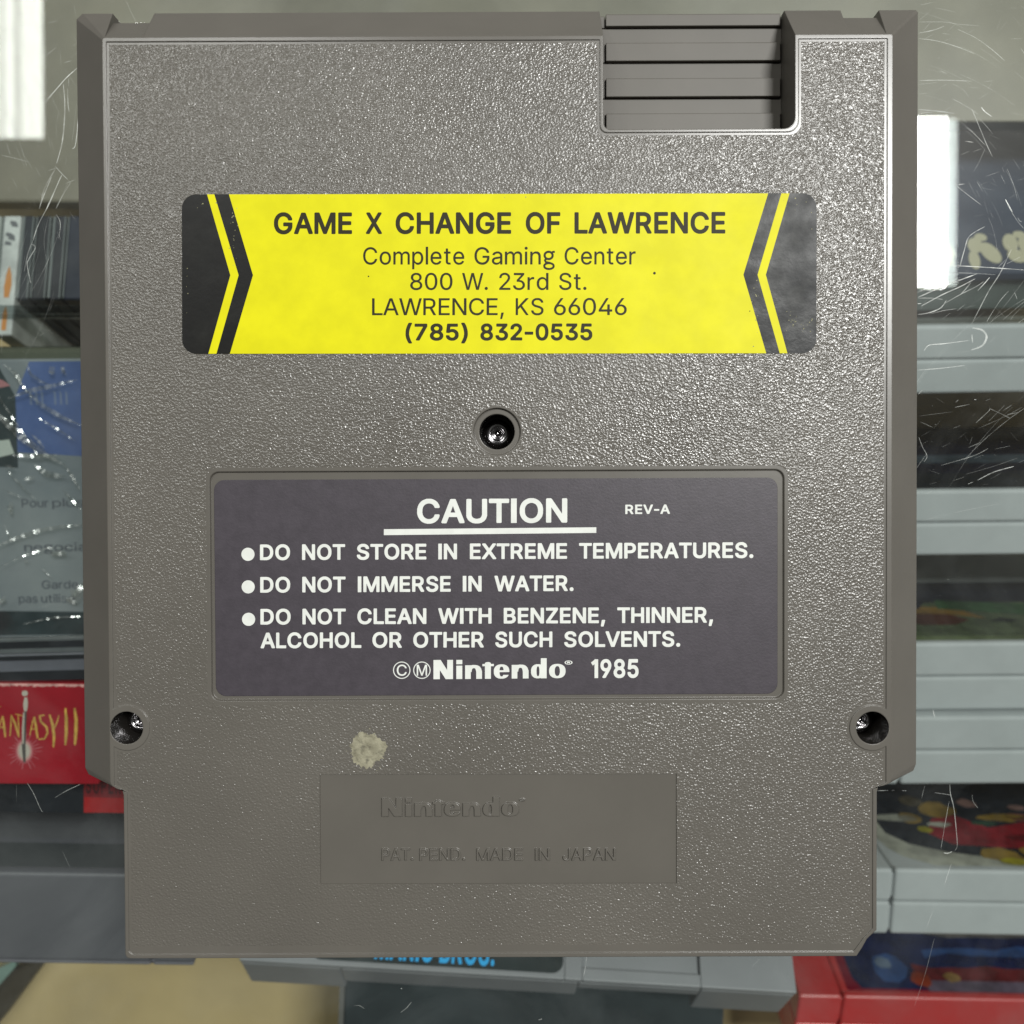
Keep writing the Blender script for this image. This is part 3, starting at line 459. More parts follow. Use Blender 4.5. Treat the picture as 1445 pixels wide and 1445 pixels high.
        '9': [[45, 1, 74, 1, 80, 5, 128, 77, 140, 98, 146, 115, 148, 126, 148, 143, 146, 154, 138, 171, 134, 177, 121, 190, 110, 196, 99, 200, 87, 202, 68, 201, 54, 197, 47, 194, 37, 187, 30, 180, 23, 170, 17, 157, 15, 144, 15, 125, 19, 109, 27, 94, 39, 82, 51, 75, 65, 71, 78, 70, 40, 13, 40, 6], [78, 105, 65, 109, 60, 114, 56, 121, 53, 135, 56, 148, 62, 158, 69, 163, 82, 166, 94, 163, 100, 158, 107, 148, 110, 134, 107, 121, 104, 116, 98, 110, 88, 106]],
        '(': [[61, -34, 86, -34, 90, -31, 92, -27, 92, -21, 83, -3, 70, 33, 64, 61, 62, 83, 65, 112, 71, 142, 82, 174, 93, 200, 92, 207, 86, 211, 61, 211, 58, 209, 54, 204, 45, 186, 37, 164, 29, 136, 25, 108, 24, 69, 27, 46, 31, 27, 38, 7, 46, -12, 54, -27]],
        ')': [[11, -34, 36, -34, 42, -30, 55, -5, 62, 13, 71, 43, 74, 62, 75, 74, 74, 105, 71, 126, 66, 147, 59, 171, 50, 193, 42, 206, 39, 210, 35, 211, 12, 211, 7, 208, 5, 203, 5, 199, 19, 168, 27, 141, 32, 117, 35, 95, 35, 72, 30, 40, 21, 14, 5, -23, 6, -30]],
        '.': [[28, -1, 40, -1, 49, 3, 55, 9, 59, 18, 59, 29, 55, 38, 49, 44, 40, 48, 29, 48, 22, 45, 14, 38, 10, 29, 10, 18, 14, 9, 20, 3]],
        ',': [[11, -42, 33, -42, 36, -40, 39, -37, 57, 31, 57, 37, 52, 42, 23, 42, 18, 40, 16, 35, 5, -31, 6, -37]],
        '-': [[39, 68, 124, 68, 127, 71, 129, 74, 129, 99, 127, 102, 122, 104, 39, 104, 35, 101, 33, 97, 33, 74, 35, 71]],
        "'": [[26, 115, 48, 115, 52, 116, 54, 120, 57, 192, 55, 196, 51, 199, 24, 199, 20, 197, 17, 194, 20, 122, 22, 117]],
    },
    'C': {
        '1': [[48, 0, 90, 0, 92, 1, 92, 198, 91, 200, 62, 200, 59, 202, 49, 200, 46, 193, 5, 166, 26, 134, 30, 135, 46, 147, 48, 146]],
        '9': [[45, 1, 74, 1, 80, 5, 128, 77, 140, 98, 146, 115, 148, 126, 148, 143, 146, 154, 138, 171, 134, 177, 121, 190, 110, 196, 99, 200, 87, 202, 68, 201, 54, 197, 47, 194, 37, 187, 30, 180, 23, 170, 17, 157, 15, 144, 15, 125, 19, 109, 27, 94, 39, 82, 51, 75, 65, 71, 78, 70, 40, 13, 40, 6], [78, 105, 65, 109, 60, 114, 56, 121, 53, 135, 56, 148, 62, 158, 69, 163, 82, 166, 94, 163, 100, 158, 107, 148, 110, 134, 107, 121, 104, 116, 98, 110, 88, 106]],
        '8': [[69, -2, 92, -2, 103, 0, 115, 4, 127, 10, 141, 23, 145, 29, 149, 37, 152, 48, 152, 66, 149, 78, 141, 93, 128, 105, 138, 117, 145, 133, 146, 150, 142, 167, 134, 179, 121, 191, 106, 199, 93, 202, 63, 201, 52, 197, 39, 189, 28, 179, 24, 172, 19, 162, 17, 151, 17, 140, 20, 126, 24, 117, 34, 105, 22, 93, 12, 75, 10, 66, 10, 49, 14, 35, 22, 22, 35, 10, 47, 4, 59, 0], [77, 35, 65, 38, 54, 45, 50, 57, 51, 65, 57, 76, 66, 82, 78, 85, 90, 84, 101, 79, 109, 72, 113, 60, 112, 53, 108, 45, 101, 39, 91, 36], [76, 121, 69, 123, 62, 129, 57, 136, 56, 147, 59, 155, 66, 161, 75, 165, 87, 165, 93, 163, 101, 159, 105, 150, 106, 141, 102, 131, 98, 126, 86, 121]],
        '5': [[68, -2, 88, -2, 95, -1, 108, 3, 115, 7, 125, 14, 133, 21, 140, 31, 145, 43, 148, 56, 147, 84, 145, 92, 139, 105, 129, 118, 116, 128, 104, 134, 96, 136, 75, 137, 58, 133, 61, 158, 63, 162, 133, 162, 137, 164, 140, 170, 140, 193, 138, 197, 134, 200, 33, 200, 29, 198, 26, 194, 16, 105, 17, 95, 22, 91, 47, 88, 61, 96, 72, 99, 87, 98, 94, 95, 102, 89, 107, 80, 109, 72, 108, 57, 102, 46, 98, 41, 90, 37, 80, 35, 69, 37, 58, 43, 54, 50, 51, 60, 47, 63, 21, 64, 14, 60, 13, 56, 14, 44, 17, 35, 24, 23, 40, 8, 53, 2]],
    },
    'L': {
        'N': [[0, 0, 65, 0, 65, 95, 125, 0, 200, 0, 200, 200, 141, 200, 140, 94, 73, 200, 0, 200], [234, 0, 293, 0, 295, 1, 295, 137, 294, 139, 236, 139, 234, 138], [324, 0, 382, 0, 382, 71, 390, 72, 393, 92, 397, 103, 403, 110, 410, 112, 419, 112, 425, 109, 430, 103, 434, 92, 438, 70, 438, 0, 497, 0, 497, 84, 494, 86, 488, 107, 480, 120, 471, 129, 463, 135, 449, 141, 434, 144, 407, 145, 384, 142, 324, 142], [527, 0, 588, 0, 588, 130, 590, 131, 618, 131, 618, 154, 589, 154, 587, 162, 583, 167, 574, 172, 564, 174, 548, 174, 535, 170, 527, 163, 525, 154, 501, 154, 501, 131, 525, 131, 527, 130], [684, 0, 708, 0, 722, 2, 736, 6, 753, 16, 763, 26, 770, 37, 768, 39, 715, 39, 710, 29, 706, 25, 701, 23, 695, 23, 689, 25, 685, 29, 680, 38, 676, 59, 677, 68, 775, 68, 777, 69, 777, 84, 775, 97, 770, 112, 763, 123, 754, 132, 744, 139, 725, 146, 714, 148, 692, 149, 674, 147, 659, 143, 649, 138, 636, 128, 628, 118, 621, 102, 618, 88, 618, 61, 620, 49, 626, 34, 634, 23, 650, 10, 667, 3], [801, 0, 859, 0, 859, 71, 867, 72, 870, 92, 874, 103, 880, 110, 887, 112, 896, 112, 902, 109, 907, 103, 911, 92, 915, 70, 915, 0, 974, 0, 974, 83, 971, 86, 968, 100, 960, 116, 947, 130, 940, 135, 926, 141, 911, 144, 884, 145, 861, 142, 801, 142], [1059, 0, 1080, 0, 1098, 4, 1099, 0, 1101, 0, 1157, 0, 1159, 1, 1159, 207, 1158, 209, 1099, 209, 1099, 144, 1083, 147, 1058, 147, 1039, 143, 1022, 133, 1012, 123, 1005, 111, 999, 88, 999, 60, 1002, 44, 1006, 34, 1014, 22, 1026, 11, 1040, 4], [1254, 0, 1280, 0, 1295, 2, 1312, 7, 1325, 14, 1332, 20, 1341, 30, 1348, 43, 1351, 54, 1353, 69, 1352, 90, 1348, 106, 1340, 120, 1332, 129, 1321, 137, 1311, 142, 1293, 147, 1274, 149, 1251, 148, 1234, 145, 1217, 138, 1207, 131, 1197, 121, 1189, 107, 1184, 86, 1184, 63, 1188, 44, 1194, 32, 1203, 21, 1220, 9, 1234, 4], [1068, 22, 1065, 24, 1062, 27, 1058, 39, 1056, 52, 1055, 80, 1056, 96, 1059, 113, 1064, 122, 1070, 126, 1075, 124, 1078, 121, 1083, 106, 1085, 90, 1085, 57, 1083, 41, 1080, 30, 1074, 22], [1264, 23, 1254, 28, 1246, 41, 1242, 62, 1242, 87, 1244, 101, 1251, 117, 1257, 123, 1269, 126, 1276, 125, 1281, 122, 1289, 111, 1294, 92, 1295, 70, 1293, 51, 1287, 34, 1281, 27, 1276, 24], [677, 88, 676, 90, 678, 103, 681, 113, 686, 121, 691, 125, 697, 126, 706, 123, 711, 118, 714, 112, 717, 101, 718, 88], [234, 154, 295, 154, 295, 199, 234, 199]],
    },
}


def glyph_word(word, font, space=10):
    """Outline loops of a word in units of 1/200 of its capital height."""
    x, out = 0.0, []
    for ch in word:
        if ch == " ":
            x += 60
            continue
        g = GLYPHS[font][ch]
        xs = [v for lp in g for v in lp[0::2]]
        x0, x1 = min(xs), max(xs)
        lsb = space
        if ch in "AVWTYX":
            lsb = space * 0.2
        out.append([[(lp[i] - x0 + x + lsb, lp[i + 1]) for i in range(0, len(lp), 2)] for lp in g])
        x += x1 - x0 + lsb + (space * 0.2 if ch in "AVWTYXL" else space)
    return out


def inside(p, lp):
    r = False
    for (x0, y0), (x1, y1) in zip(lp, lp[1:] + lp[:1]):
        if (y0 > p[1]) != (y1 > p[1]) and p[0] < x0 + (x1 - x0) * (p[1] - y0) / (y1 - y0):
            r = not r
    return r


def islands(loops):
    """Split loops into outer edges, each with the holes that lie in it."""
    deep = [sum(inside(a[0], b) for b in loops if b is not a) for a in loops]
    return [[a] + [b for b, e in zip(loops, deep) if e % 2 and inside(b[0], a)] for a, d in zip(loops, deep) if d % 2 == 0]


def put_word(mb, word, font, a, b, cap, z, mi, raise_to=None, space=10, local=L, jit=0.0):
    """Fit a word between the baseline ends a and b (photo pixels) with the given cap height in pixels."""
    gl = glyph_word(word, font, space)
    xs = [p[0] for g in gl for lp in g for p in lp]
    x0, x1 = min(xs), max(xs)
    A, B = local(*a), local(*b)
    up = local(a[0] + (b[1] - a[1]) * 0, a[1] - cap)
    ex = (B[0] - A[0], B[1] - A[1])
    ey = (up[0] - A[0], up[1] - A[1])
    for k, g in enumerate(gl):
        loops = []
        for lp in g:
            loops.append([(A[0] + ex[0] * (px - x0) / (x1 - x0) + ey[0] * py / 200, A[1] + ex[1] * (px - x0) / (x1 - x0) + ey[1] * py / 200) for px, py in lp])
        for part in islands(loops):
            mb.fill(part, z if raise_to is None else raise_to, mi)
        if raise_to is not None:
            for lp in loops:
                mb.wall(lp, lp, z, raise_to, mi)


# ------------------------------------------------------------------ the glass counter the cartridge lies on
def glass_mat(name, tint, rough=0.0, haze=0.0, f0=0.04):
    m, nt, b = new_mat(name)
    lk = nt.links.new
    nt.nodes.remove(b)
    out = nt.nodes["Material Output"]
    tr = node(nt, "ShaderNodeBsdfTransparent")
    tr.inputs[0].default_value = (*tint, 1)
    gl = node(nt, "ShaderNodeBsdfGlossy")
    gl.inputs["Roughness"].default_value = rough
    lw = node(nt, "ShaderNodeLayerWeight")
    lw.inputs[0].default_value = 0.5
    pw = node(nt, "ShaderNodeMath", operation="POWER")
    pw.inputs[1].default_value = 5.0
    lk(lw.outputs["Facing"], pw.inputs[0])
    fr = node(nt, "ShaderNodeMath", operation="MULTIPLY_ADD")
    fr.inputs[1].default_value, fr.inputs[2].default_value = 1 - f0, f0
    lk(pw.outputs[0], fr.inputs[0])
    mx = node(nt, "ShaderNodeMixShader")
    lk(fr.outputs[0], mx.inputs[0])
    lk(tr.outputs[0], mx.inputs[1])
    lk(gl.outputs[0], mx.inputs[2])
    last = mx
    if haze:
        # smears, dust and a bloom of fine wiping marks on the upper face
        tc = node(nt, "ShaderNodeTexCoord")
        n1 = node(nt, "ShaderNodeTexNoise", Scale=38.0, Detail=6.0, Roughness=0.62, Distortion=0.8)
        lk(tc.outputs["Object"], n1.inputs["Vector"])
        r1 = node(nt, "ShaderNodeMapRange")
        for i, v in ((1, 0.46), (2, 0.80), (3, haze * 0.25), (4, haze * 6.0)):
            r1.inputs[i].default_value = v
        lk(n1.outputs["Fac"], r1.inputs[0])
        df = node(nt, "ShaderNodeBsdfDiffuse")
        df.inputs[0].default_value = (0.75, 0.80, 0.80, 1)
        m2 = node(nt, "ShaderNodeMixShader")
        lk(r1.outputs[0], m2.inputs[0])
        lk(last.outputs[0], m2.inputs[1])
        lk(df.outputs[0], m2.inputs[2])
        g2 = node(nt, "ShaderNodeBsdfGlossy")
        g2.inputs["Roughness"].default_value = 0.22
        m3 = node(nt, "ShaderNodeMixShader")
        m3.inputs[0].default_value = 0.004
        lk(m2.outputs[0], m3.inputs[1])
        lk(g2.outputs[0], m3.inputs[2])
        last = m3
    lk(last.outputs[0], out.inputs["Surface"])
    return m


M_GLASS_TOP = glass_mat("scratched_glass", (0.97, 0.985, 0.975), 0.0, 0.008)
M_GLASS_LOW = glass_mat("glass_underside", (0.97, 0.985, 0.975), 0.0, 0.0, 0.012)


def scratch_mat(name, dens):
    m, nt, b = new_mat(name)
    lk = nt.links.new
    b.inputs["Base Color"].default_value = (0.85, 0.88, 0.84, 1)
    b.inputs["Roughness"].default_value = 0.35
    tc = node(nt, "ShaderNodeTexCoord")
    n = node(nt, "ShaderNodeTexNoise", Scale=420.0, Detail=3.0)
    lk(tc.outputs["Object"], n.inputs["Vector"])
    r = node(nt, "ShaderNodeMapRange")
    for i, v in ((1, 0.30), (2, 0.62), (3, dens * 0.25), (4, dens)):
        r.inputs[i].default_value = v
    lk(n.outputs["Fac"], r.inputs[0])
    lk(r.outputs[0], b.inputs["Alpha"])
    return m


M_SCR = [scratch_mat("bright_scratch", 0.85), scratch_mat("pale_scratch", 0.42), scratch_mat("faint_scratch", 0.18)]

g = MB()
X0, X1, Y0, Y1, TG = -330.0, 330.0, -300.0, 300.0, 6.0
g.fill([[(X0, Y0), (X1, Y0), (X1, Y1), (X0, Y1)]], 0.0, 0)
g.fill([[(X0, Y0), (X1, Y0), (X1, Y1), (X0, Y1)]], -TG, 1)
g.wall([(X0, Y0), (X1, Y0), (X1, Y1), (X0, Y1)], [(X0, Y0), (X1, Y0), (X1, Y1), (X0, Y1)], -TG, 0, 1)
lev = [0.004]


def scratch(pts, w=1.2, mi=2, curve=True):
    """One score in the upper face of the glass, given as photo pixels."""
    if curve and len(pts) > 2:
        q = []
        for i in range(len(pts) - 1):
            p0, p1, p2, p3 = pts[max(i - 1, 0)], pts[i], pts[i + 1], pts[min(i + 2, len(pts) - 1)]
            for k in range(8):
                t = k / 8
                q.append(tuple(0.5 * (2 * p1[j] + (p2[j] - p0[j]) * t + (2 * p0[j] - 5 * p1[j] + 4 * p2[j] - p3[j]) * t * t + (3 * p1[j] - p0[j] - 3 * p2[j] + p3[j]) * t ** 3) for j in (0, 1)))
        pts = q + [pts[-1]]
    W = [P(x, y, 0)[:2] for x, y in pts]
    W = resample(W, 0.6)
    n = len(W)
    lev[0] += 0.0004
    L1, L2 = [], []
    for i, p in enumerate(W):
        a, b = W[max(i - 1, 0)], W[min(i + 1, n - 1)]
        dx, dy = b[0] - a[0], b[1] - a[1]
        l = math.hypot(dx, dy) or 1
        t = i / max(1, n - 1)
        h = 0.5 * w * 0.064 * (0.35 + 0.65 * math.sin(math.pi * min(1, max(0, t))) ** 0.5) * random.uniform(0.75, 1.2)
        L1.append((p[0] - dy / l * h, p[1] + dx / l * h, lev[0]))
        L2.append((p[0] + dy / l * h, p[1] - dx / l * h, lev[0]))
    for i in range(n - 1):
        g.poly([L2[i], L2[i + 1], L1[i + 1], L1[i]], mi)


def Z(ox, oy, s, pts):
    return [(ox + x * s, oy + y * s) for x, y in pts]


S3 = 300 / 1445.0
# left side
for w, mi, pts in (
    (1.6, 2, [(300, 700), (380, 610), (450, 530), (525, 462)]), (1.1, 3, [(468, 530), (466, 585)]),
    (3.0, 3, [(430, 570), (440, 690), (437, 830), (420, 980), (385, 1110)]), (1.8, 3, [(460, 600), (462, 700), (470, 760)]),
    (1.6, 2, [(532, 620), (530, 820), (512, 985), (490, 1010)]), (1.0, 4, [(520, 690), (505, 850), (490, 960)]),
    (1.6, 3, [(375, 1130), (420, 1180), (460, 1220)]), (1.2, 3, [(330, 1160), (385, 1140)]),
    (3.2, 4, [(375, 1150), (300, 1290), (270, 1420)]), (2.4, 3, [(420, 1190), (370, 1300), (315, 1420)]), (3.0, 4, [(480, 1240), (420, 1340), (380, 1420)]),
    (1.0, 3, [(10, 1055), (100, 1075), (190, 1100)]), (1.2, 4, [(0, 215), (150, 175), (345, 115)]), (1.6, 3, [(300, 385), (380, 325)]),
    (2.4, 3, [(760, 95), (790, 130), (818, 155)]), (1.2, 4, [(855, 0), (890, 80), (925, 150)]), (1.0, 4, [(400, 760), (385, 830)]),
    (1.4, 4, [(290, 265), (306, 258)]), (1.6, 3, [(360, 692), (368, 684)]), (1.2, 4, [(410, 350), (415, 440)]),
    (1.2, 4, [(45, 735), (65, 790), (88, 850)]),
):
    scratch(Z(0, 0, S3, pts), w, mi)
for w, mi, pts in (
    (2.2, 3, [(350, 0), (300, 120), (265, 215)]), (2.2, 3, [(410, 0), (340, 170), (262, 320), (225, 430)]), (2.8, 4, [(225, 430), (190, 520), (165, 640)]),
    (2.4, 3, [(215, 455), (240, 480), (195, 560), (185, 600), (210, 720)]), (1.4, 3, [(380, 250), (410, 310), (400, 420)]), (1.2, 4, [(330, 260), (300, 430), (315, 560)]),
    (1.2, 4, [(470, 20), (400, 180)]), (1.2, 3, [(270, 1080), (298, 1060)]), (1.0, 4, [(235, 1100), (275, 1070)]), (1.4, 4, [(205, 400), (245, 420)]),
    (1.2, 4, [(15, 1050), (10, 1200)]),
):
    scratch(Z(0, 250, S3, pts), w, mi)
for w, mi, pts in ((1.2, 3, [(185, 745), (230, 820), (270, 910), (290, 945)]), (1.5, 3, [(375, 845), (450, 800), (545, 755)]), (0.9, 4, [(112, 760), (112, 870)]),
                   (1.0, 4, [(425, 1210), (480, 1330)])):
    scratch(Z(0, 950, S3, pts), w, mi)
# right side
for w, mi, pts in (
    (1.6, 3, [(730, 225), (830, 205), (900, 178)]), (1.4, 3, [(730, 262), (860, 280), (1010, 325), (1105, 365)]), (1.2, 3, [(995, 200), (1120, 260), (1230, 340), (1315, 415)]),
    (1.6, 4, [(730, 150), (900, 150), (1000, 165), (1140, 175)]), (1.4, 3, [(730, 548), (900, 545), (1090, 552)]), (1.0, 4, [(730, 575), (860, 560)]),
    (1.0, 4, [(960, 570), (1030, 610), (1070, 660)]), (1.2, 4, [(1070, 595), (1140, 598)]), (1.8, 2, [(1155, 730), (1180, 760), (1225, 792)]),
    (1.6, 3, [(1090, 740), (1140, 860), (1190, 980), (1230, 1065)]), (1.2, 3, [(1100, 905), (1180, 985)]), (1.6, 3, [(1030, 810), (1055, 835)]),
    (1.6, 3, [(728, 745), (850, 755), (970, 772)]), (1.2, 3, [(728, 762), (830, 765)]), (1.4, 4, [(1180, 1010), (1140, 1100), (1100, 1170)]),
    (1.4, 3, [(990, 1268), (1070, 1330), (1155, 1395)]), (2.0, 2, [(1318, 1355), (1345, 1405), (1365, 1440)]), (1.2, 4, [(1370, 1080), (1415, 1150)]),
    (1.8, 3, [(985, 1258), (1040, 1250)]), (1.4, 4, [(740, 35), (830, 15)]), (2.5, 4, [(870, 480), (920, 500)]), (1.4, 4, [(730, 640), (790, 632)]),
    (1.2, 4, [(820, 640), (830, 600)]), (1.6, 3, [(1045, 960), (1100, 968)]),
):
    scratch(Z(1145, 0, S3, pts), w, mi)
S4 = 165 / 1325.0
for w, mi, pts in (
    (1.5, 2, [(210, 685), (340, 682), (600, 685), (880, 700), (1060, 712), (1325, 730)]), (1.1, 3, [(140, 752), (420, 762), (650, 765), (810, 772), (1000, 785)]),
    (1.6, 2, [(600, 680), (650, 500), (690, 370), (770, 300), (880, 240)]), (1.2, 3, [(1140, 0), (1200, 100), (1260, 190), (1325, 265)]), (1.8, 3, [(1255, 140), (1275, 175), (1300, 185)]),
    (2.0, 2, [(125, 1040), (330, 950), (560, 860), (790, 775)]), (1.5, 2, [(160, 1140), (400, 1010), (600, 920), (770, 830)]), (1.6, 3, [(720, 875), (660, 950), (612, 1000)]),
    (1.7, 2, [(935, 815), (870, 890), (800, 965)]), (1.8, 3, [(1180, 500), (1110, 650), (1040, 790), (930, 960), (830, 1150), (730, 1345)]), (1.2, 3, [(1150, 970), (1060, 1070), (960, 1220), (900, 1320)]),
    (1.2, 4, [(1325, 850), (1210, 1000), (1110, 1130), (950, 1320)]), (1.4, 4, [(1325, 1130), (1210, 1240), (1170, 1300)]), (1.8, 2, [(125, 1235), (250, 1215), (380, 1160), (445, 1075)]),
    (1.0, 3, [(250, 1230), (420, 1190), (560, 1170)]), (1.4, 3, [(410, 1120), (600, 1010), (780, 920), (870, 860)]), (1.6, 3, [(125, 1050), (280, 1050), (405, 1065)]),
    (2.2, 2, [(118, 985), (175, 965)]), (1.3, 2, [(1215, 985), (1245, 1060)]), (1.2, 3, [(1130, 660), (1230, 610), (1285, 580)]), (1.0, 3, [(1030, 700), (1130, 600)]),
    (3.5, 2, [(120, 1112), (160, 1112)]), (1.4, 4, [(1240, 440), (1245, 560)]), (1.0, 4, [(640, 1165), (780, 1130)]),
):
    scratch(Z(1280, 290, S4, pts), w, mi)
for w, mi, pts in ((5.0, 3, [(1095, 1025), (1160, 1040), (1190, 1085), (1160, 1145), (1085, 1175)]), (4.0, 3, [(1090, 1070), (1095, 1125)]),
                   (1.4, 2, [(765, 1180), (800, 1142), (900, 1132), (1070, 1110)]), (1.2, 2, [(720, 1312), (870, 1300), (1040, 1280)]), (1.0, 4, [(1260, 1350), (1400, 1250)])):
    scratch(Z(1145, 250, S3, pts), w, mi)
for w, mi, pts in (
    (1.6, 3, [(975, 360), (1075, 340)]), (2.0, 3, [(980, 325), (998, 310)]), (1.3, 3, [(1115, 468), (1200, 390), (1215, 365)]), (1.3, 3, [(1215, 370), (1290, 405), (1350, 435)]),
    (1.3, 3, [(965, 502), (1010, 485)]), (1.1, 4, [(1130, 505), (1300, 430), (1430, 360)]), (1.0, 4, [(730, 420), (960, 390)]), (1.4, 3, [(730, 565), (755, 630), (785, 690), (765, 730)]),
    (1.1, 3, [(880, 755), (1100, 690), (1200, 640)]), (1.8, 2, [(1130, 855), (1240, 800), (1375, 762)]), (1.6, 2, [(1065, 882), (1095, 868)]), (1.1, 4, [(1050, 815), (1240, 760), (1400, 705)]),
    (1.2, 3, [(1300, 385), (1360, 345)]), (1.8, 2, [(728, 270), (752, 245)]), (3.0, 2, [(1106, 308), (1118, 308)]), (1.5, 3, [(1185, 315), (1215, 303)]), (1.4, 3, [(1410, 735), (1445, 720)]),
    (0.9, 4, [(760, 1130), (1000, 1070), (1300, 1010)]), (1.2, 4, [(1020, 400), (1045, 370)]),
):
    scratch(Z(1145, 500, S3, pts), w, mi)
for w, mi, pts in (
    (1.6, 2, [(825, 250), (838, 300)]), (1.4, 2, [(445, 798), (520, 796)]), (1.4, 3, [(545, 797), (565, 796)]), (1.8, 2, [(615, 798), (645, 798)]), (1.0, 3, [(770, 765), (760, 800), (748, 850)]),
    (1.0, 3, [(838, 812), (890, 818), (950, 828)]), (1.8, 3, [(940, 755), (945, 820), (968, 920), (985, 1080), (990, 1170), (975, 1205)]), (1.1, 3, [(935, 870), (905, 1040), (880, 1190)]),
    (1.8, 2, [(900, 1220), (925, 1223), (955, 1212)]), (1.1, 3, [(950, 1295), (925, 1370), (905, 1435)]), (0.9, 4, [(865, 1285), (850, 1370)]), (1.4, 3, [(1092, 825), (1098, 870), (1130, 915)]),
    (1.0, 4, [(850, 1550), (770, 1760)]), (1.1, 4, [(835, 1800), (770, 2050), (700, 2260)]),
):
    scratch(Z(1145, 950, S3, pts), w, mi)
# bottom
for w, mi, pts in ((1.4, 3, [(285, 303), (315, 303), (340, 318)]), (1.4, 3, [(580, 285), (555, 315), (525, 338)]), (3.0, 2, [(526, 216), (532, 216)]), (2.6, 2, [(1228, 376), (1246, 370)])):
    scratch(Z(420, 1335, 400 / 1445.0, pts), w, mi)
scratch([(828, 1348), (826, 1365), (823, 1378)], 1.2, 3)
scratch([(1073, 1352), (1058, 1367)], 1.0, 4)
# hairlines swept in arcs by wiping
for i in range(85):
    if i < 45:
        cx_, cy_, r_ = 1250 + random.gauss(0, 12), 330 + random.gauss(0, 25), random.uniform(120, 330)
        a0 = random.uniform(-1.45, -0.35)
    elif i < 62:
        cx_, cy_, r_ = 1700 + random.gauss(0, 30), 900 + random.gauss(0, 60), random.uniform(420, 640)
        a0 = random.uniform(3.5, 4.1)
    else:
        cx_, cy_, r_ = -260 + random.gauss(0, 20), 260 + random.gauss(0, 60), random.uniform(300, 365)
        a0 = random.uniform(-0.75, 0.45)
    da = random.uniform(0.05, 0.32)
    pts = [(cx_ + r_ * math.cos(a0 + da * k / 4), cy_ + r_ * math.sin(a0 + da * k / 4)) for k in range(5)]
    scratch(pts, random.uniform(0.45, 0.9), random.choice((3, 4, 4, 4)))
# the countless small wiping marks, densest round the upper right
for i in range(260):
    right = random.random() < 0.7
    if right:
        x, y = random.uniform(1296, 1450), 700 * random.random() ** 1.2
        a = random.choice((-0.55, -0.4, 0.35, 1.0, -1.05)) + random.gauss(0, 0.22)
    else:
        x, y = random.uniform(0, 112), random.uniform(0, 330)
        a = random.choice((1.3, 1.1, -0.5)) + random.gauss(0, 0.25)
    l = random.uniform(2, 22)
    scratch([(x, y), (x + l * math.cos(a), y + l * math.sin(a))], random.uniform(0.4, 0.85), random.choice((3, 4, 4, 4, 4)))
for i in range(110):
    x, y = (random.uniform(1296, 1450), random.uniform(0, 900)) if random.random() < 0.7 else (random.uniform(0, 112), random.uniform(0, 900))
    scratch([(x, y), (x + random.uniform(0.8, 2), y + random.uniform(-1, 1))], random.uniform(0.8, 1.8), random.choice((3, 4, 4)))
tag(g.build("glass_counter", [M_GLASS_TOP, M_GLASS_LOW] + M_SCR, weld=False), "scratched clear glass countertop under the grey cartridge", "glass counter", kind="structure")

# ------------------------------------------------------------------ the game cartridge, lying on its face
cart = thing("game_cartridge", "dark grey game cartridge lying back side up on scratched glass, with yellow store sticker", "game cartridge", (0, 0, 0.03), (0, 0, ROT))
FZ, PZ, SZ = 17.0, 16.88, 11.0
S13 = 156.0 / 154.0


def sp(x, y):
    return (x * S13, (y - 2.6) * S13 + 2.6)


NX0, NX1, NY = 13.25, 40.6, 54.5
cut_r = [(52.40, -60.6), (51.0, -61.9), (50.3, -63.2), (49.5, -64.4)]
low = [(52.40, -40.6)] + cut_r + [(-55.5, -64.3), (-55.95, -64.15), (-56.15, -63.7), (-56.15, -40.6)]
pairs = [((-58.05, 67.5), sp(-63.3, 72.2)), ((-57.75, 67.8), sp(-62.4, 73.0))]
for x, y in ((-58.0, 73.0), (-57.9, 71.6), (-52.3, 71.6), (-51.9, 73.0)):
    pairs.append(((max(x, -57.7) if x < -57 else x, 67.8), sp(x, y)))
pairs += [((NX0, 67.8), (NX0, sp(0, 73.0)[1]))]
for p in arc(NX0 + 1.0, NY + 1.0, 1.0, 180, 270, 5) + arc(NX1 - 1.6, NY + 1.6, 1.6, 270, 360, 6):
    pairs.append((p, p))
pairs += [((NX1, 67.8), (NX1, sp(0, 73.0)[1]))]
for x, y in ((48.3, 73.0), (48.6, 71.9), (53.6, 71.9), (53.9, 73.0)):
    pairs.append(((x, 67.8), sp(x, y)))
pairs += [((54.3, 67.8), sp(59.3, 73.0)), ((54.5, 67.6), sp(59.6, 72.7))]
pairs += [((54.5, -38.6), sp(59.6, -37.6)), ((54.4, -39.0), sp(59.2, -38.6)), ((54.1, -39.4), sp(57.0, -39.7)), ((53.3, -39.7), sp(54.4, -40.3)), ((52.6, -39.8), sp(52.6, -40.4))]
pairs += [(p, (p[0] + (0.12 if p[0] > 0 else -0.12), p[1] - (0.1 if p[1] < -60 else 0))) for p in low]
pairs += [((-56.35, -39.8), sp(-56.2, -40.4)), ((-57.0, -39.7), sp(-58.0, -40.3)), ((-57.7, -39.3), sp(-60.5, -39.7)), ((-57.95, -39.0), sp(-62.8, -38.6)), ((-58.05, -38.6), sp(-63.3, -37.6))]
pairs = pairs[::-1]             # anticlockwise seen from above
A = [p[0] for p in pairs]
S = [p[1] for p in pairs]
HOLE_L, HOLE_R, HOLE_C = (-55.62, -30.84), (51.78, -31.31), (-2.1, 11.55)
RH = 2.36


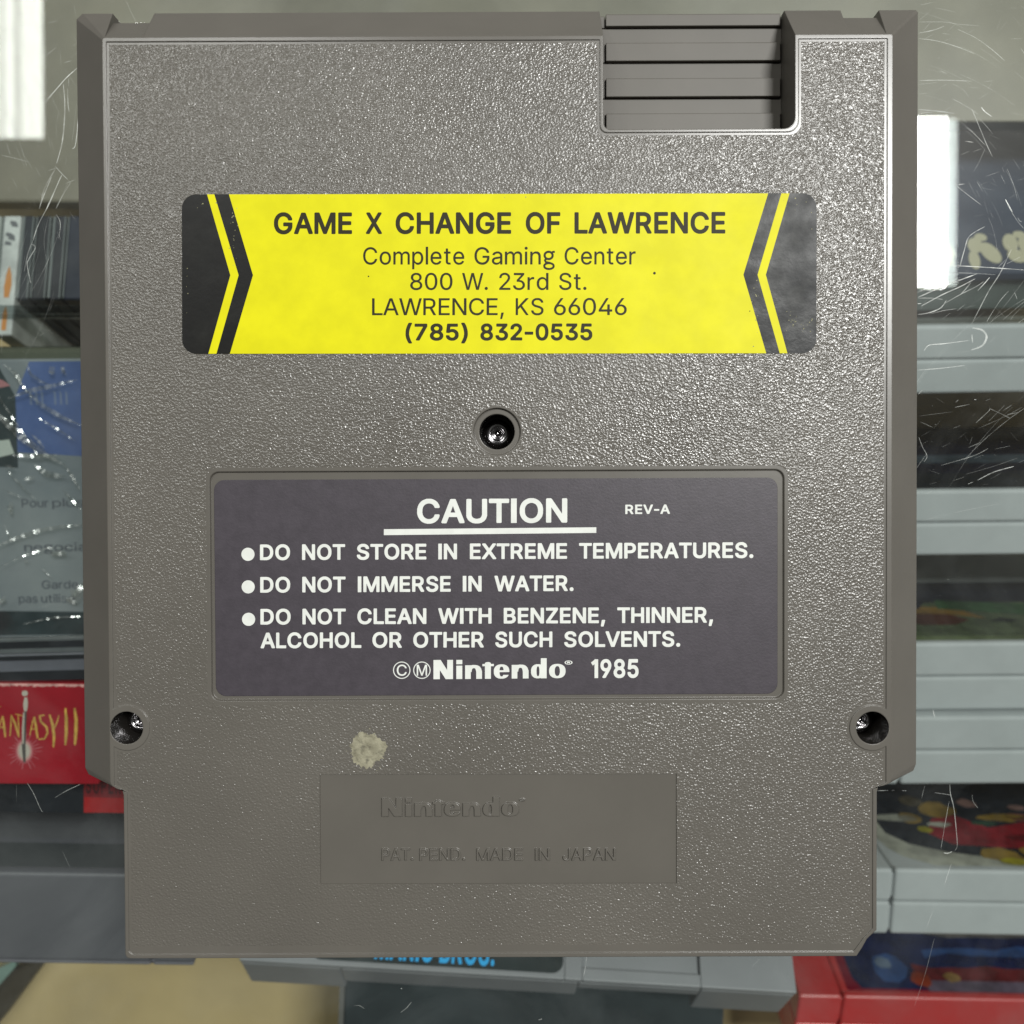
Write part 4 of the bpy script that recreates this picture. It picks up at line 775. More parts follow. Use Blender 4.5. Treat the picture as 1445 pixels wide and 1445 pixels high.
def panel(e, eb=0.0, ring=3.3):
    """Edge of the sunk back panel, drawn in by e (and eb more along the foot)."""
    x0, x1, yt = -57.5 + e, 53.75 - e, 67.2 - e
    n0, n1, ny = NX0 - 0.45 - e, NX1 + 0.5 + e, NY - 0.45 - e
    r = ring + e
    q = [(x0, yt), (n0, yt)] + [(n0, ny + 1.0)] + arc(n0 + 1.0, ny + 1.0, 1.0, 180, 270, 4)[1:] + arc(n1 - 1.6, ny + 1.6, 1.6, 270, 360, 5) + [(n1, yt), (x1, yt)]
    dy = math.sqrt(r * r - (x1 - HOLE_R[0]) ** 2)
    a = math.degrees(math.atan2(dy, x1 - HOLE_R[0]))
    q += arc(HOLE_R[0], HOLE_R[1], r, a, 360 - a, 18)
    q += [(x1, -39.2 + e * 0.6), (51.85 - e, -40.2)]
    q += [(51.85 - e, -60.4 + e), (50.5 - e, -61.8 + e), (49.1 - e, -63.75 + e + eb), (-55.2 + e, -63.75 + e + eb), (-55.65 + e, -63.3 + e + eb)]
    q += [(-55.65 + e, -40.2), (x0, -39.2 + e * 0.6)]
    dy = math.sqrt(r * r - (x0 - HOLE_L[0]) ** 2)
    a = math.degrees(math.atan2(dy, HOLE_L[0] - x0))
    q += [(HOLE_L[0] + r * math.cos(math.radians(t)), HOLE_L[1] + r * math.sin(math.radians(t))) for t in [180 + a + (360 - 2 * a) * i / 18 for i in range(19)]]
    return q[::-1]


CA = (-43.4, -27.05, 39.1, 5.97)
PLATE = [(-27.95, -53.7), (23.58, -53.8), (23.58, -37.85), (-27.92, -37.75)]
hl, hr, hc = circle(*HOLE_L, RH), circle(*HOLE_R, RH), circle(*HOLE_C, 3.4)
ca = rrect(*CA, 1.3)
ca_out = rrect(CA[0] - 0.55, CA[1] - 0.55, CA[2] + 0.55, CA[3] + 0.55, 1.8)
hc_out = circle(*HOLE_C, 3.65)
B, Cg = panel(0.0), panel(0.38, 0.75)
sh = MB()
sh.fill([A, B, hl, hr], FZ, 0)                        # the rim that frames the panel
sh.wall(B, B, PZ, FZ, 0, True)
sh.fill([B, Cg], PZ, 0)                               # narrow smooth margin
sh.fill([Cg, ca_out, hc_out, PLATE], PZ, 1)           # grained field
sh.fill([ca_out, ca], PZ, 0)
sh.fill([hc_out, hc], PZ, 0)
ca_in = rrect(CA[0] + 0.12, CA[1] + 0.12, CA[2] - 0.12, CA[3] - 0.12, 1.25)
sh.wall(ca_in, ca, PZ - 0.42, PZ, 0, True)            # tray for the caution label
sh.fill([ca_in], PZ - 0.42, 0)
pl_in = [(PLATE[0][0] + .06, PLATE[0][1] + .06), (PLATE[1][0] - .06, PLATE[1][1] + .06), (PLATE[2][0] - .06, PLATE[2][1] - .06), (PLATE[3][0] + .06, PLATE[3][1] - .06)]
sh.wall(pl_in, PLATE, PZ - 0.22, PZ, 0, True)
sh.wall(S, A, SZ, FZ, 2)                              # the sloping flanks
sh.wall(S, S, 8.7, SZ, 2)
for h, zt in ((hl, FZ), (hr, FZ)):
    sh.wall(h, h, 9.2, zt, 3, True)
cb = circle(*HOLE_C, 3.3)
sh.wall(cb, hc, PZ - 0.55, PZ, 0, True)
hi = circle(HOLE_C[0], HOLE_C[1], 2.55)
sh.fill([cb, hi], PZ - 0.55, 0)
sh.wall(hi, hi, 9.2, PZ - 0.55, 3, True)
for c, r in ((HOLE_L, RH), (HOLE_R, RH), (HOLE_C, 2.55)):
    sh.fill([circle(*c, r)], 9.2, 3)
sh.build("back_shell", [M_SMOOTH, M_GRAIN, M_EDGE, M_HOLE], cart)

fr = MB()
fin = []
for i, p in enumerate(S):
    if NX0 - 0.01 <= p[0] <= NX1 + 0.01 and p[1] > 50:
        continue
    fin.append((p[0] * 0.9985, (p[1] - 2) * 0.9985 + 2))
fr.prism(fin, 0.0, 8.55)
fr.build("front_shell", M_EDGE, cart)

# the ribbed thumb grip at the top
gp = MB()
TOPY = sp(0, 73.0)[1]
gp.box(NX0 + 0.02, NX1 - 0.02, NY + 0.05, TOPY - 0.25, 8.6, 8.9)
ribs = [(72.15, TOPY - 0.05), (67.0, 69.65), (61.7, 64.4), (NY + 0.2, 59.2)]
for i, (a, b) in enumerate(ribs):
    gp.box(NX0 + 1.05, NX1 - 0.35, a, b, 8.9, 10.15)
    if i:
        up = ribs[i - 1][0] - 0.13
        gp.box(NX0 + 0.3, NX1 - 0.02, b, up, 8.9, 9.45)
    gp.box(NX0 + 0.02, NX0 + 0.93, a, b + 0.02, 8.9, 9.45)
gp.build("thumb_grip", mat("grip_grey_plastic", GREY, 0.46, 0.32, var=0.06, vscale=60, bevel=0.22), cart, weld=False)

# screws at the bottom of their holes
for c in (HOLE_C, HOLE_L, HOLE_R):
    s = MB()
    prof = [(2.15, 10.2), (2.15, 10.8), (2.08, 11.1), (1.85, 11.4), (1.5, 11.6), (1.15, 11.65), (0.95, 11.5), (0.85, 11.2), (0.7, 11.15), (0.55, 11.4), (0.35, 11.62), (0.15, 11.72), (0.0, 11.74)]
    rings = [circle(c[0], c[1], max(r, 0.02), 36) for r, _ in prof]
    for k in range(len(prof) - 1):
        s.wall(rings[k], rings[k + 1], prof[k][1], prof[k + 1][1])
    s.build("screw", M_STEEL, cart, smooth=True)

# caution label
LB = PZ - 0.42 + 0.10
lb = MB()
lbl = rrect(-42.85, -26.4, 38.2, 4.78, 1.5)
lb.prism(lbl, PZ - 0.42, LB, 0)
lab = lb.build("caution_label", M_LABEL, cart, weld=False)
lb = MB()
TZ = LB + 0.006


def line(words, cap, y0, y1, xa, xb, font="B", z=TZ, mb=lb, mi=1, space=10):
    """Words given by their left and right edges; the baseline runs from y0 at xa to y1 at xb."""
    for w, a, b in words:
        f = lambda x: y0 + (y1 - y0) * (x - xa) / (xb - xa)
        put_word(mb, w, font, (a, f(a)), (b, f(b)), cap, z, mi, space=space)


line([("CAUTION", 588.2, 800.7)], 34.6, 738.9, 737.6, 588, 801, space=11)
a, b, c, d = L(541.2, 755.3), L(841.8, 752.1), L(841.8, 744.2), L(541.2, 746.9)
lb.fill([[a, b, c, d]], TZ, 1)
line([("REV-A", 882.8, 946)], 13.4, 725.6, 725.2, 882, 946, space=16)
line([("DO", 365.9, 408.4), ("NOT", 425.4, 486.4), ("STORE", 503, 601.3), ("IN", 618.2, 644.7), ("EXTREME", 662.9, 800.4), ("TEMPERATURES.", 817.4, 1064)], 22.3, 790.8, 787.6, 366, 1064, space=12)
line([("DO", 366.2, 408.7), ("NOT", 425.7, 487), ("IMMERSE", 504.3, 635.8), ("IN", 652.8, 679.5), ("WATER.", 697.7, 809.6)], 22.3, 836.8, 834.4, 366, 810, space=12)
line([("DO", 366.5, 409.3), ("NOT", 426, 487.3), ("CLEAN", 503.7, 601.3), ("WITH", 618.2, 693.5), ("BENZENE,", 710.8, 854.3), ("THINNER,", 871.5, 1006.9)], 22.3, 882.0, 879.2, 366, 1007, space=12)
line([("ALCOHOL", 366.8, 509.3), ("OR", 525, 566.5), ("OTHER", 582.8, 682.5), ("SUCH", 698.9, 779.6), ("SOLVENTS.", 796.5, 960.5)], 22.3, 915.5, 913.2, 366, 960, space=12)
for x, y in ((348.9, 782.4), (349.2, 828.5), (349.8, 874.4)):
    p = L(x, y)
    lb.fill([circle(p[0], p[1], 0.95, 28)], TZ, 1)
for x, y, r, ch, h in ((566.5, 946.4, 12.5, "C", 15.5), (595, 946.4, 12.5, "M", 15.5)):
    p = L(x, y)
    lb.fill([circle(p[0], p[1], r * 0.1, 36), circle(p[0], p[1], r * 0.1 - 0.13, 36)], TZ, 1)
    wd = 14.0 if ch == "C" else 14.6
    put_word(lb, ch, "R", (x - wd / 2, y + h / 2), (x + wd / 2, y + h / 2), h, TZ, 1)
put_word(lb, "N", "L", (611.4, 959.2), (798.3, 957.6), 27.2, TZ, 1)
put_word(lb, "®", "R", (796.9, 940.2), (808.1, 940.1), 7.4, TZ, 1)
line([("1985", 834.3, 901.6)], 26.6, 957.6, 957.2, 834, 902, space=14)
lb.build("lettering", [M_LABEL, M_WHITEINK], lab, weld=False)

# the moulded maker's plate with raised lettering
mp = MB()
zb = PZ - 0.22
mp.fill([pl_in], zb, 0)
put_word(mp, "N", "L", (538.5, 1152.6), (732, 1152.0), 26.0, zb, 0, raise_to=zb + 0.30)
put_word(mp, "®", "R", (732.5, 1133.0), (741.0, 1133.0), 5.6, zb, 0, raise_to=zb + 0.12)
for w, a, b in (("PAT.", 538.5, 583), ("PEND.", 592, 656), ("MADE", 672.5, 737.5), ("IN", 755.4, 775.6), ("JAPAN", 794.3, 868.5)):
    put_word(mp, w, "R", (a, 1215), (b, 1214.6), 17.0, zb, 0, raise_to=zb + 0.26, space=16)
mp.build("maker_plate", mat("plate_grey_plastic", GREY, 0.22, 0.6, var=0.04, vscale=80, bevel=0.22, bump=0.003, bscale=900), cart, weld=False)

# the shop's sticker
st = MB()
z0, z1 = PZ - 0.01, PZ + 0.09


def q(*pts):
    return [L(*p) for p in pts]


TL, TR, BR, BL = (256.6, 274.3), (1152.4, 272.7), (1152.0, 498.5), (257.0, 499.2)
ty = lambda x: 274.3 + (272.7 - 274.3) * (x - 256.6) / 896
by = lambda x: 499.2 + (498.5 - 499.2) * (x - 257) / 895
my = 388.3


def edge_round(cx, cy, r, a0, a1):
    return [(cx + r * math.cos(math.radians(a0 + (a1 - a0) * i / 7)), cy - r * math.sin(math.radians(a0 + (a1 - a0) * i / 7))) for i in range(8)]


left_cap = [(292.2, ty(292)), (325, my), (294, by(294))] + edge_round(277, 479.2, 20, 270, 180) + edge_round(276.6, 294.3, 20, 180, 90)
right_cap = edge_round(1132.4, 292.7, 20, 90, 0) + edge_round(1132, 478.5, 20, 0, -90) + [(1111.2, by(1111)), (1080.7, my - .6), (1114.2, ty(1114))]
bands = [(left_cap, 1), ([(292.2, ty(292)), (302.4, ty(302)), (336.7, my), (305.4, by(305)), (294, by(294)), (325, my)], 0),
         ([(302.4, ty(302)), (323, ty(323)), (357, my), (324.4, by(324)), (305.4, by(305)), (336.7, my)], 1),
         ([(323, ty(323)), (1084, ty(1084)), (1049, my - .6), (1081.3, by(1081)), (324.4, by(324)), (357, my)], 0),
         ([(1084, ty(1084)), (1102.6, ty(1102)), (1069, my - .6), (1100.3, by(1100)), (1081.3, by(1081)), (1049, my - .6)], 3),
         ([(1102.6, ty(1102)), (1114.2, ty(1114)), (1080.7, my - .6), (1111.2, by(1111)), (1100.3, by(1100)), (1069, my - .6)], 0), (right_cap, 3)]
for lp, mi in bands:
    st.fill([q(*lp)], z1, mi)
rim = q(*(edge_round(1132.4, 292.7, 20, 0, 90) + edge_round(276.6, 294.3, 20, 90, 180) + edge_round(277, 479.2, 20, 180, 270) + edge_round(1132, 478.5, 20, 270, 360)))
st.wall(rim, rim, z0, z1, 2)
ZT = z1 + 0.006
sticker = st.build("store_sticker", [M_YELLOW, M_BLACKINK, mat("sticker_edge", (0.5, 0.48, 0.3), 0.6), M_SCUFFED], cart, weld=False)
st = MB()
line([("GAME", 386.5, 496.8), ("X", 516.4, 539), ("CHANGE", 558.2, 721.3), ("OF", 741.9, 790.7), ("LAWRENCE", 810.6, 1023.5)], 30.6, 330.5, 329.6, 386, 1023, "B", ZT, st, 3, 12)
line([("Complete", 512.4, 655.2), ("Gaming", 669.5, 783), ("Center", 796.7, 897)], 24.4, 373.4, 373.2, 512, 897, "R", ZT, st, 3, 14)
line([("800", 578.8, 638.6), ("W.", 652.2, 688.4), ("23rd", 704.4, 774), ("St.", 789, 827.6)], 24.0, 409.2, 409.1, 578, 828, "R", ZT, st, 3, 14)
line([("LAWRENCE,", 525, 711), ("KS", 727.6, 767), ("66046", 781.7, 884.4)], 24.0, 444.9, 444.6, 525, 884, "R", ZT, st, 3, 14)
line([("(785)", 572.2, 660.2), ("832-0535", 677.8, 835.9)], 24.0, 480.7, 480.4, 572, 836, "B", ZT, st, 3, 13)
M_SCUFF = mat("scuffed_print", (0.30, 0.29, 0.16), 0.6, 0.3, var=0.4, vscale=900)
for i in range(120):             # chips and rubbed specks, mostly near the corners
    cx, cy, sx, sy = random.choice(((285, 284, 16, 5), (1128, 456, 13, 8), (1128, 456, 13, 8), (1132, 284, 11, 6), (1146, 380, 2, 60), (330, 330, 3, 22), (262, 400, 3, 80), (1068, 440, 3, 40), (600, 277, 200, 2)))
    x, y = random.gauss(cx, sx), random.gauss(cy, sy)
    if not (262 < x < 1147 and 278 < y < 494):
        continue
    c = L(x, y)
    r = random.uniform(0.03, 0.10)
    st.fill([[(c[0] + r * random.uniform(.5, 1.3) * math.cos(t), c[1] + r * random.uniform(.5, 1.3) * math.sin(t)) for t in [k * 1.0472 for k in range(6)]]], ZT + 0.002 + i * 0.0001, 4)
for x, y, r in ((520, 390, .11), (923.5, 385.5, .2), (1058, 439, .08)):
    c = L(x, y)
    st.fill([circle(c[0], c[1], r, 10)], ZT + 0.013, 3)
st.build("lettering", [M_YELLOW, M_YELLOW, M_YELLOW, M_TEXTINK, M_SCUFF], sticker, weld=False)

# a dab of old glue
def glue_mat():
    m = mat("dried_glue", (0.23, 0.215, 0.15), 0.55, 0.4, col2=(0.37, 0.35, 0.25), vscale=900, bump=0.10, bscale=1600)
    nt = m.node_tree
    n = node(nt, "ShaderNodeTexNoise", Scale=1500.0, Detail=3.0)
    nt.links.new(nt.nodes["Texture Coordinate"].outputs["Object"], n.inputs["Vector"])
    r = node(nt, "ShaderNodeMapRange")
    for i, v in ((1, 0.26), (2, 0.46), (3, 0.35), (4, 0.92)):
        r.inputs[i].default_value = v
    nt.links.new(n.outputs["Fac"], r.inputs[0])
    nt.links.new(r.outputs[0], nt.nodes["Principled BSDF"].inputs["Alpha"])
    return m


rs = MB()
c0 = L(518.7, 1058)
lp = []
for k in range(72):
    t = k / 72 * 2 * math.pi
    r = 2.55 * (1 + 0.08 * math.sin(3 * t + 1) + 0.06 * math.sin(7 * t) + random.uniform(-0.10, 0.10))
    lp.append((c0[0] + r * math.cos(t), c0[1] + r * 0.97 * math.sin(t)))
rs.fill([lp], PZ + 0.02, 0)
for k in range(16):
    t, r = random.uniform(0, 6.28), random.uniform(2.3, 3.4)
    x, y, s = c0[0] + r * math.cos(t), c0[1] + r * math.sin(t), random.uniform(0.04, 0.14)
    rs.fill([circle(x, y, s, 7)], PZ + 0.021, 0)
rs.build("glue_residue", glue_mat(), cart, weld=False)


# ------------------------------------------------------------------ inside the display case, under the glass
def flat(name, col, rough=0.5, **kw):
    return mat(name, col, rough, **kw)


M_SNES = flat("light_grey_plastic", (0.38, 0.41, 0.42), 0.42, var=0.05, vscale=60)
M_SNES_D = flat("shaded_grey_plastic", (0.20, 0.215, 0.23), 0.45, var=0.06, vscale=50)
M_DARK = flat("near_black_card", (0.012, 0.014, 0.018), 0.35, var=0.3, vscale=80)
M_RED = flat("deep_red_card", (0.24, 0.004, 0.012), 0.5, spec=0.25, var=0.12, vscale=60)

shelf_z = -232.0
fl = MB()
fl.box(-320, 320, -290, 290, shelf_z - 8, shelf_z)
tag(fl.build("floor", flat("tan_board", (0.42, 0.33, 0.17), 0.6, var=0.12, vscale=14, bump=0.05, bscale=200)), "pale tan board at the bottom of the display case", "case floor", kind="structure")


def tilt_frame(px, py, z, theta, yaw):
    o = P(px, py, z)
    M = Matrix.Translation(Vector(o)) @ Matrix.Rotation(yaw, 4, "Z") @ Matrix.Rotation(theta, 4, "X")
    return o, M


def solve(M, axis, target, comp=1, lo=0.0, hi=120.0):
    """How far along a local axis a point must lie to be seen at this photo coordinate."""
    f = lambda t: proj(M @ (Vector(axis) * t))[comp] - target
    a, b = lo, hi
    for _ in range(50):
        m = (a + b) / 2
        if (f(a) < 0) == (f(m) < 0):
            a = m
        else:
            b = m
    return (a + b) / 2


def local_thing(name, label, cat, o, theta, yaw, group=None):
    t = thing(name, label, cat, o, (theta, 0, yaw), group)
    t.rotation_mode = "XYZ"
    return t


GROUP = "pale grey game cartridges racked on edge in the case"


def rack_cart(label, xl, xr, y0, y1, z, theta, yaw, labelparts, mats, body=(M_SNES, M_SNES), seam=0.5, length=87.0, wing=11.5, lab=(3.0, 14.0), group=GROUP, gloss=None, recess=None):
    """A cartridge on edge: its end faces up, its labelled face looks up the picture."""
    th, yw = math.radians(theta), math.radians(yaw)
    ym = y0
    o, M = tilt_frame((xl + xr) / 2, ym, z, th, yw)
    W = abs(solve(M, (1, 0, 0), xr, 0)) + abs(solve(M, (-1, 0, 0), xl, 0))
    T = solve(M, (0, -1, 0), y1, 1, 0, 60)
    t = local_thing("rack_cartridge", label, "game cartridge", o, th, yw, group)
    h, w = W / 2, wing
    s = T * seam
    for nm, ya, yb, mt in (("front_half", -s + 0.25, 0.0, body[0]), ("back_half", -T, -s, body[1])):
        m = MB()
        for a, b in ((-h, -h + w), (-h + w + 0.7, h - w - 0.7), (h - w, h)):
            if nm == "front_half" and a > -h and b < h - 1 and lab:
                d0 = lab[0]
                m.box(a, b, ya, yb, -d0, 0)
                m.box(a, b, ya, yb - 0.7, -length, -d0)
                if recess:
                    pass
            else:
                m.box(a, b, ya, yb, -length, 0)
        m.box(-h + 0.4, h - 0.4, ya + 0.4, yb - 1.6, -length + 0.4, -1.2)
        m.build(nm, mt, t, bevel=0.9, segs=3, weld=False)
    lm = MB()
    for pts, mi, off in labelparts:
        q = [(x - h, off, -d) for x, d in pts]
        lm.poly(q, mi)
    if labelparts:
        lm.build("label", mats, t, weld=False)
    return t, W, T


def art(d0, d1, x0, x1, jag=0.0, n=1):
    """A strip of label between the distances d0 and d1 from the end, its edge ragged by jag."""
    if not jag:
        return [(x0, d0), (x1, d0), (x1, d1), (x0, d1)]
    a = [(x0 + (x1 - x0) * i / n, d0 + random.uniform(-jag, jag)) for i in range(n + 1)]
    b = [(x1 - (x1 - x0) * i / n, d1 + random.uniform(-jag, jag)) for i in range(n + 1)]
    return a + b


LX0, LX1 = 13.5, 118.0
def lbl_mats(*cols):
    return [flat("label_print", c, 0.22 if sum(c) < 0.2 else 0.35, var=0.35, vscale=120) for c in cols]


OFF = lambda k: -0.62 + 0.05 * k
ZR = -137.0
# five carts of the right-hand rack, from the top of the picture down
rack_cart("pale grey cartridge at the top of the right-hand rack, with a dull grey-green glossy label", 1215, 1830, 457, 553, ZR, 26, 0.9,
          [(art(3.5, 40, LX0, LX1), 0, OFF(0)), (art(8, 26, LX0, LX1), 1, OFF(1)), (art(40, 60, LX0, LX1), 2, OFF(0))], lbl_mats((0.10, 0.11, 0.10), (0.17, 0.19, 0.18), (0.02, 0.02, 0.02)))
rack_cart("pale grey cartridge with a glossy navy-black label in the right-hand rack", 1218, 1830, 690, 782, ZR, 16, 0.6,
          [(art(3.5, 22, LX0, LX1), 0, OFF(0)), (art(9, 18, 60, LX1, 1.5, 9), 3, OFF(1)), (art(22, 52, LX0, LX1), 1, OFF(0)), (art(34, 44, LX0, LX1), 2, OFF(1)), (art(52, 85, LX0, LX1), 1, OFF(0)), (art(78, 86, LX0, LX1), 4, OFF(1))],
          lbl_mats((0.012, 0.016, 0.022), (0.008, 0.010, 0.022), (0.05, 0.068, 0.085), (0.045, 0.020, 0.016), (0.03, 0.028, 0.026)))
rack_cart("pale grey cartridge with a green picture label, in the right-hand rack", 1216, 1830, 906, 1001, ZR, 14, 0.5,
          [(art(3.5, 36, LX0, LX1), 0, OFF(0)), (art(3.6, 7, LX0, LX1), 1, OFF(1)), ([(18, 20), (24, 16), (34, 16), (40, 20), (36, 25), (24, 26)], 2, OFF(2)), ([(14, 28), (22, 24), (36, 25), (46, 21), (40, 31), (20, 33)], 3, OFF(1)),
           ([(46, 19), (52, 18), (55, 20), (50, 22)], 4, OFF(2)), ([(14, 34), (28, 30), (33, 38), (14, 40)], 5, OFF(2)), ([(34, 30), (60, 24), (64, 34), (36, 38)], 6, OFF(2)), (art(36, 56, LX0, LX1), 5, OFF(0))],
          lbl_mats((0.065, 0.085, 0.045), (0.10, 0.13, 0.06), (0.06, 0.02, 0.012), (0.17, 0.10, 0.02), (0.012, 0.016, 0.014), (0.014, 0.016, 0.026), (0.03, 0.075, 0.03)))
rack_cart("pale grey cartridge pressed against its neighbour, its label out of sight, in the right-hand rack", 1220, 1830, 1011, 1106, ZR, 13, 0.3, [], None)
border = (0.33, 0.34, 0.29)
lo_c = [(LX0 + 12, 4.0), (LX1, 4.0), (LX1, 70), (LX0, 70), (LX0, 20), (LX0 + 1.5, 14), (LX0 + 4.5, 9)]
in_c = [(LX0 + 18, 12.5), (LX0 + 30, 9.5), (LX1 - 4, 8.5), (LX1 - 4, 70), (LX0 + 4, 70), (LX0 + 4, 24), (LX0 + 9, 17)]
red = [(31, 17), (36, 12), (60, 10), (110, 9), (110, 20), (96, 23), (84, 20), (70, 24), (52, 20), (44, 26), (36, 24)]
blob = lambda cx, cd, rx, rd, n=9: [(cx + rx * random.uniform(.75, 1.2) * math.cos(k * 6.283 / n), cd + rd * random.uniform(.75, 1.2) * math.sin(k * 6.283 / n)) for k in range(n)]
up = lambda q, f=1.42: [(x, d * f) for x, d in q]
rack_cart("pale grey cartridge with a white-bordered red and yellow picture label, lowest of its rack", 1205, 1830, 1231, 1322, ZR, 9, -0.9,
          [(lo_c, 0, OFF(0)), (in_c, 1, OFF(1)), (up(red), 2, OFF(2)), (up(blob(48, 7.5, 7, 3.0, 14)), 3, OFF(3)), (up(blob(58, 9, 4, 2.2, 12)), 3, OFF(4)), (up(blob(50, 4.6, 4, 1.6)), 6, OFF(5)), (up(blob(67, 8, 4, 2, 12)), 3, OFF(3)), (up(blob(40, 29, 6, 4, 12)), 3, OFF(3)), (up(blob(34, 33, 4, 3)), 7, OFF(4)), (up(blob(29, 24, 4, 3)), 3, OFF(4)), (up(blob(60, 25, 8, 2, 13)), 3, OFF(3)), (up(blob(52, 22, 5, 1.2)), 4, OFF(5)), (up(blob(31, 18.5, 3, 1.4)), 6, OFF(5)), (up(blob(37, 21, 4, 1.3)), 0, OFF(4)), (up(blob(76, 27, 3, 2)), 3, OFF(4)), (up(blob(68, 30, 3, 1.6)), 8, OFF(5)), (up(blob(62, 15, 9, 1.6, 13)), 9, OFF(3)), (up(blob(76, 14, 6, 1.4, 11)), 9, OFF(3)), (up(blob(52, 32, 3, 2.6)), 8, OFF(4)),
           (blob(76, 31, 6, 4), 4, OFF(2)), (blob(66, 36, 6, 3), 5, OFF(3)), (blob(24, 34, 9, 2.5), 0, OFF(4)), (blob(84, 34, 5, 6), 4, OFF(3)), (blob(74, 9.5, 3, 1.8), 7, OFF(5))],
          lbl_mats(border, (0.018, 0.022, 0.030), (0.21, 0.010, 0.018), (0.21, 0.14, 0.03), (0.022, 0.06, 0.035), (0.16, 0.06, 0.05), (0.30, 0.27, 0.02), (0.07, 0.06, 0.04), (0.16, 0.10, 0.09), (0.10, 0.006, 0.010)), body=(M_SNES, M_SNES))

# navy game box above the rack
o, M = tilt_frame(1300, 388, -128, math.radians(52), math.radians(1.5))
t = local_thing("game_box", "dark navy game box with cream lettering behind the right-hand rack", "game box", o, math.radians(52), math.radians(1.5))
m = MB()
m.box(-40, 60, -3, 0, -150, 0)
m.build("carton", flat("navy_card", (0.022, 0.030, 0.050), 0.3, col2=(0.05, 0.065, 0.095), vscale=25), t, bevel=0.6)
m = MB()
for k, (x, d, rx, rd, a) in enumerate(((11.8, 22, 1.6, 7, -.3), (10.5, 14, 1.5, 5, -.3), (20.2, 24, 2.2, 6, .3), (18.2, 13, 1.6, 7, .25), (22.8, 30, 1.8, 3, 0), (23.6, 18, 2.6, 8, -.2), (30.5, 25, 2.2, 7, .3), (30.8, 15, 2.8, 5, 0), (34.2, 31, 1.9, 3, 0), (34.6, 21, 2.2, 8, 0), (41, 20, 2, 6, 0), (46, 20, 2, 7, .2))):
    c, s_ = math.cos(a), math.sin(a)
    m.poly([(x - 1.6 + rx * math.cos(u) + rd * math.sin(u) * s_ * .35, 0.05 + 0.01 * k, -(d + rd * math.sin(u)) * 0.58 + 1.8) for u in [i * 6.283 / 18 for i in range(18)]], 0)
m.build("lettering", flat("cream_print", (0.36, 0.35, 0.25), 0.5), t, weld=False)
# clear blister strip below its lettering
m = MB()
m.box(-40, 60, -15, -3.6, -118, -1.5)
m.build("green_tray", flat("grey_green_card", (0.11, 0.135, 0.125), 0.3, var=0.25, vscale=30), t, bevel=0.5)

# pale boards that close the back of the case
bk = MB()
M_BK = flat("beige_case_back", (0.12, 0.112, 0.084), 0.5, col2=(0.22, 0.205, 0.155), vscale=14)
a, b, c = P(-300, 286, -140), P(1200, 286, -140), P(1800, 172, -140)
bk.prism([a[:2], b[:2], (b[0], c[1]), c[:2], (c[0], a[1] + 150), (a[0], a[1] + 150)], -148, -140)
tag(bk.build("back_wall", M_BK, bevel=1.0), "beige back panels of the display case", "case wall", kind="structure")

# slim cases standing in a row
GC = "slim cases standing in a row on the left"
spines = [(-60, 3, "white slim case cut by the left edge of the picture", (0.30, 0.33, 0.31)), (5, 31, "white slim case with a small orange flame on its spine", (0.40, 0.43, 0.42)), (33, 50, "black slim case next to the white one", (0.02, 0.024, 0.03)),
          (52, 74, "black slim case, third from the cartridge's left flank", (0.016, 0.018, 0.022)), (76, 95, "black slim case with a grey edge, second from the cartridge's left flank", (0.020, 0.022, 0.028)), (97, 128, "black slim case half hidden by the cartridge's left flank", (0.018, 0.022, 0.035))]
for i, (x0, x1, lab_, col) in enumerate(spines):
    o = P((x0 + x1) / 2, 304, -118)
    t = thing("slim_case", lab_, "slim case", o, (math.radians(-11), 0, 0), GC)
    e = P(x0, 304, -118)[0], P(x1, 304, -118)[0]
    w = (e[1] - e[0]) / 2 - 0.12
    ln = 24.0 if i != 1 else 34.0  # white spine lengthened to stand in for its reflection in the shelf
    m = MB()
    m.box(-w, w, -ln, 0, -112, 0)
    m.build("spine", flat("case_spine", col, 0.38, spec=0.25, var=0.25, vscale=90), t, bevel=0.5)
    m = MB()
    m.box(-w - 0.02, -w + (0.55 if i in (2, 4) else 0.25), -ln + 0.4, -0.4, 0.02, 0.25)
    if i > 1:
        m.box(w - 0.35, w - 0.05, -ln + 0.4, -0.4, 0.02, 0.2)
    m.build("hinge_edge", flat("case_edge", (0.14, 0.16, 0.16), 0.35, spec=0.3), t)
    if i == 1:
        m = MB()
        fl_ = [(-0.4, -23.5), (0.9, -23.5), (1.35, -20), (1.1, -17), (0.35, -14.5), (-0.3, -17), (-0.6, -20.5)]
        m.poly([(x, y, 0.08) for x, y in fl_], 0)
        m.poly([(x, y - 19.2, 0.08) for x, y in [(-0.4, -13.5), (0.9, -13.5), (0.95, -9), (0.35, -6.5), (-0.3, -8.5)]], 0)  # second flame, on the stretch that stands for the reflection
        for k in range(6):
            x, y = random.uniform(-1.0, 0.9), random.uniform(-8.5, -2.5)
            m.poly([(x - 0.9, y, 0.08 + k * .01), (x + 0.9, y - .3, 0.08 + k * .01), (x + 0.8, y + 0.7, 0.08 + k * .01), (x - 0.8, y + 1.0, 0.08 + k * .01)], 1)
        m.build("spine_print", [flat("orange_print", (0.42, 0.17, 0.03), 0.5), flat("grey_print", (0.10, 0.11, 0.12), 0.5)], t, weld=False)
lip = MB()  # clear bars put in for the mirror band below the slim cases
a, b = P(-80, 430, -112), P(170, 487, -112)
lip.box(a[0], b[0], b[1] + 8.5, a[1], -114, -112.2)
lip.box(a[0], b[0], b[1] + 7.2, b[1] + 8.2, -114, -111)
lip.box(a[0], b[0], b[1] - 4.5, b[1] - 0.3, -118, -112)
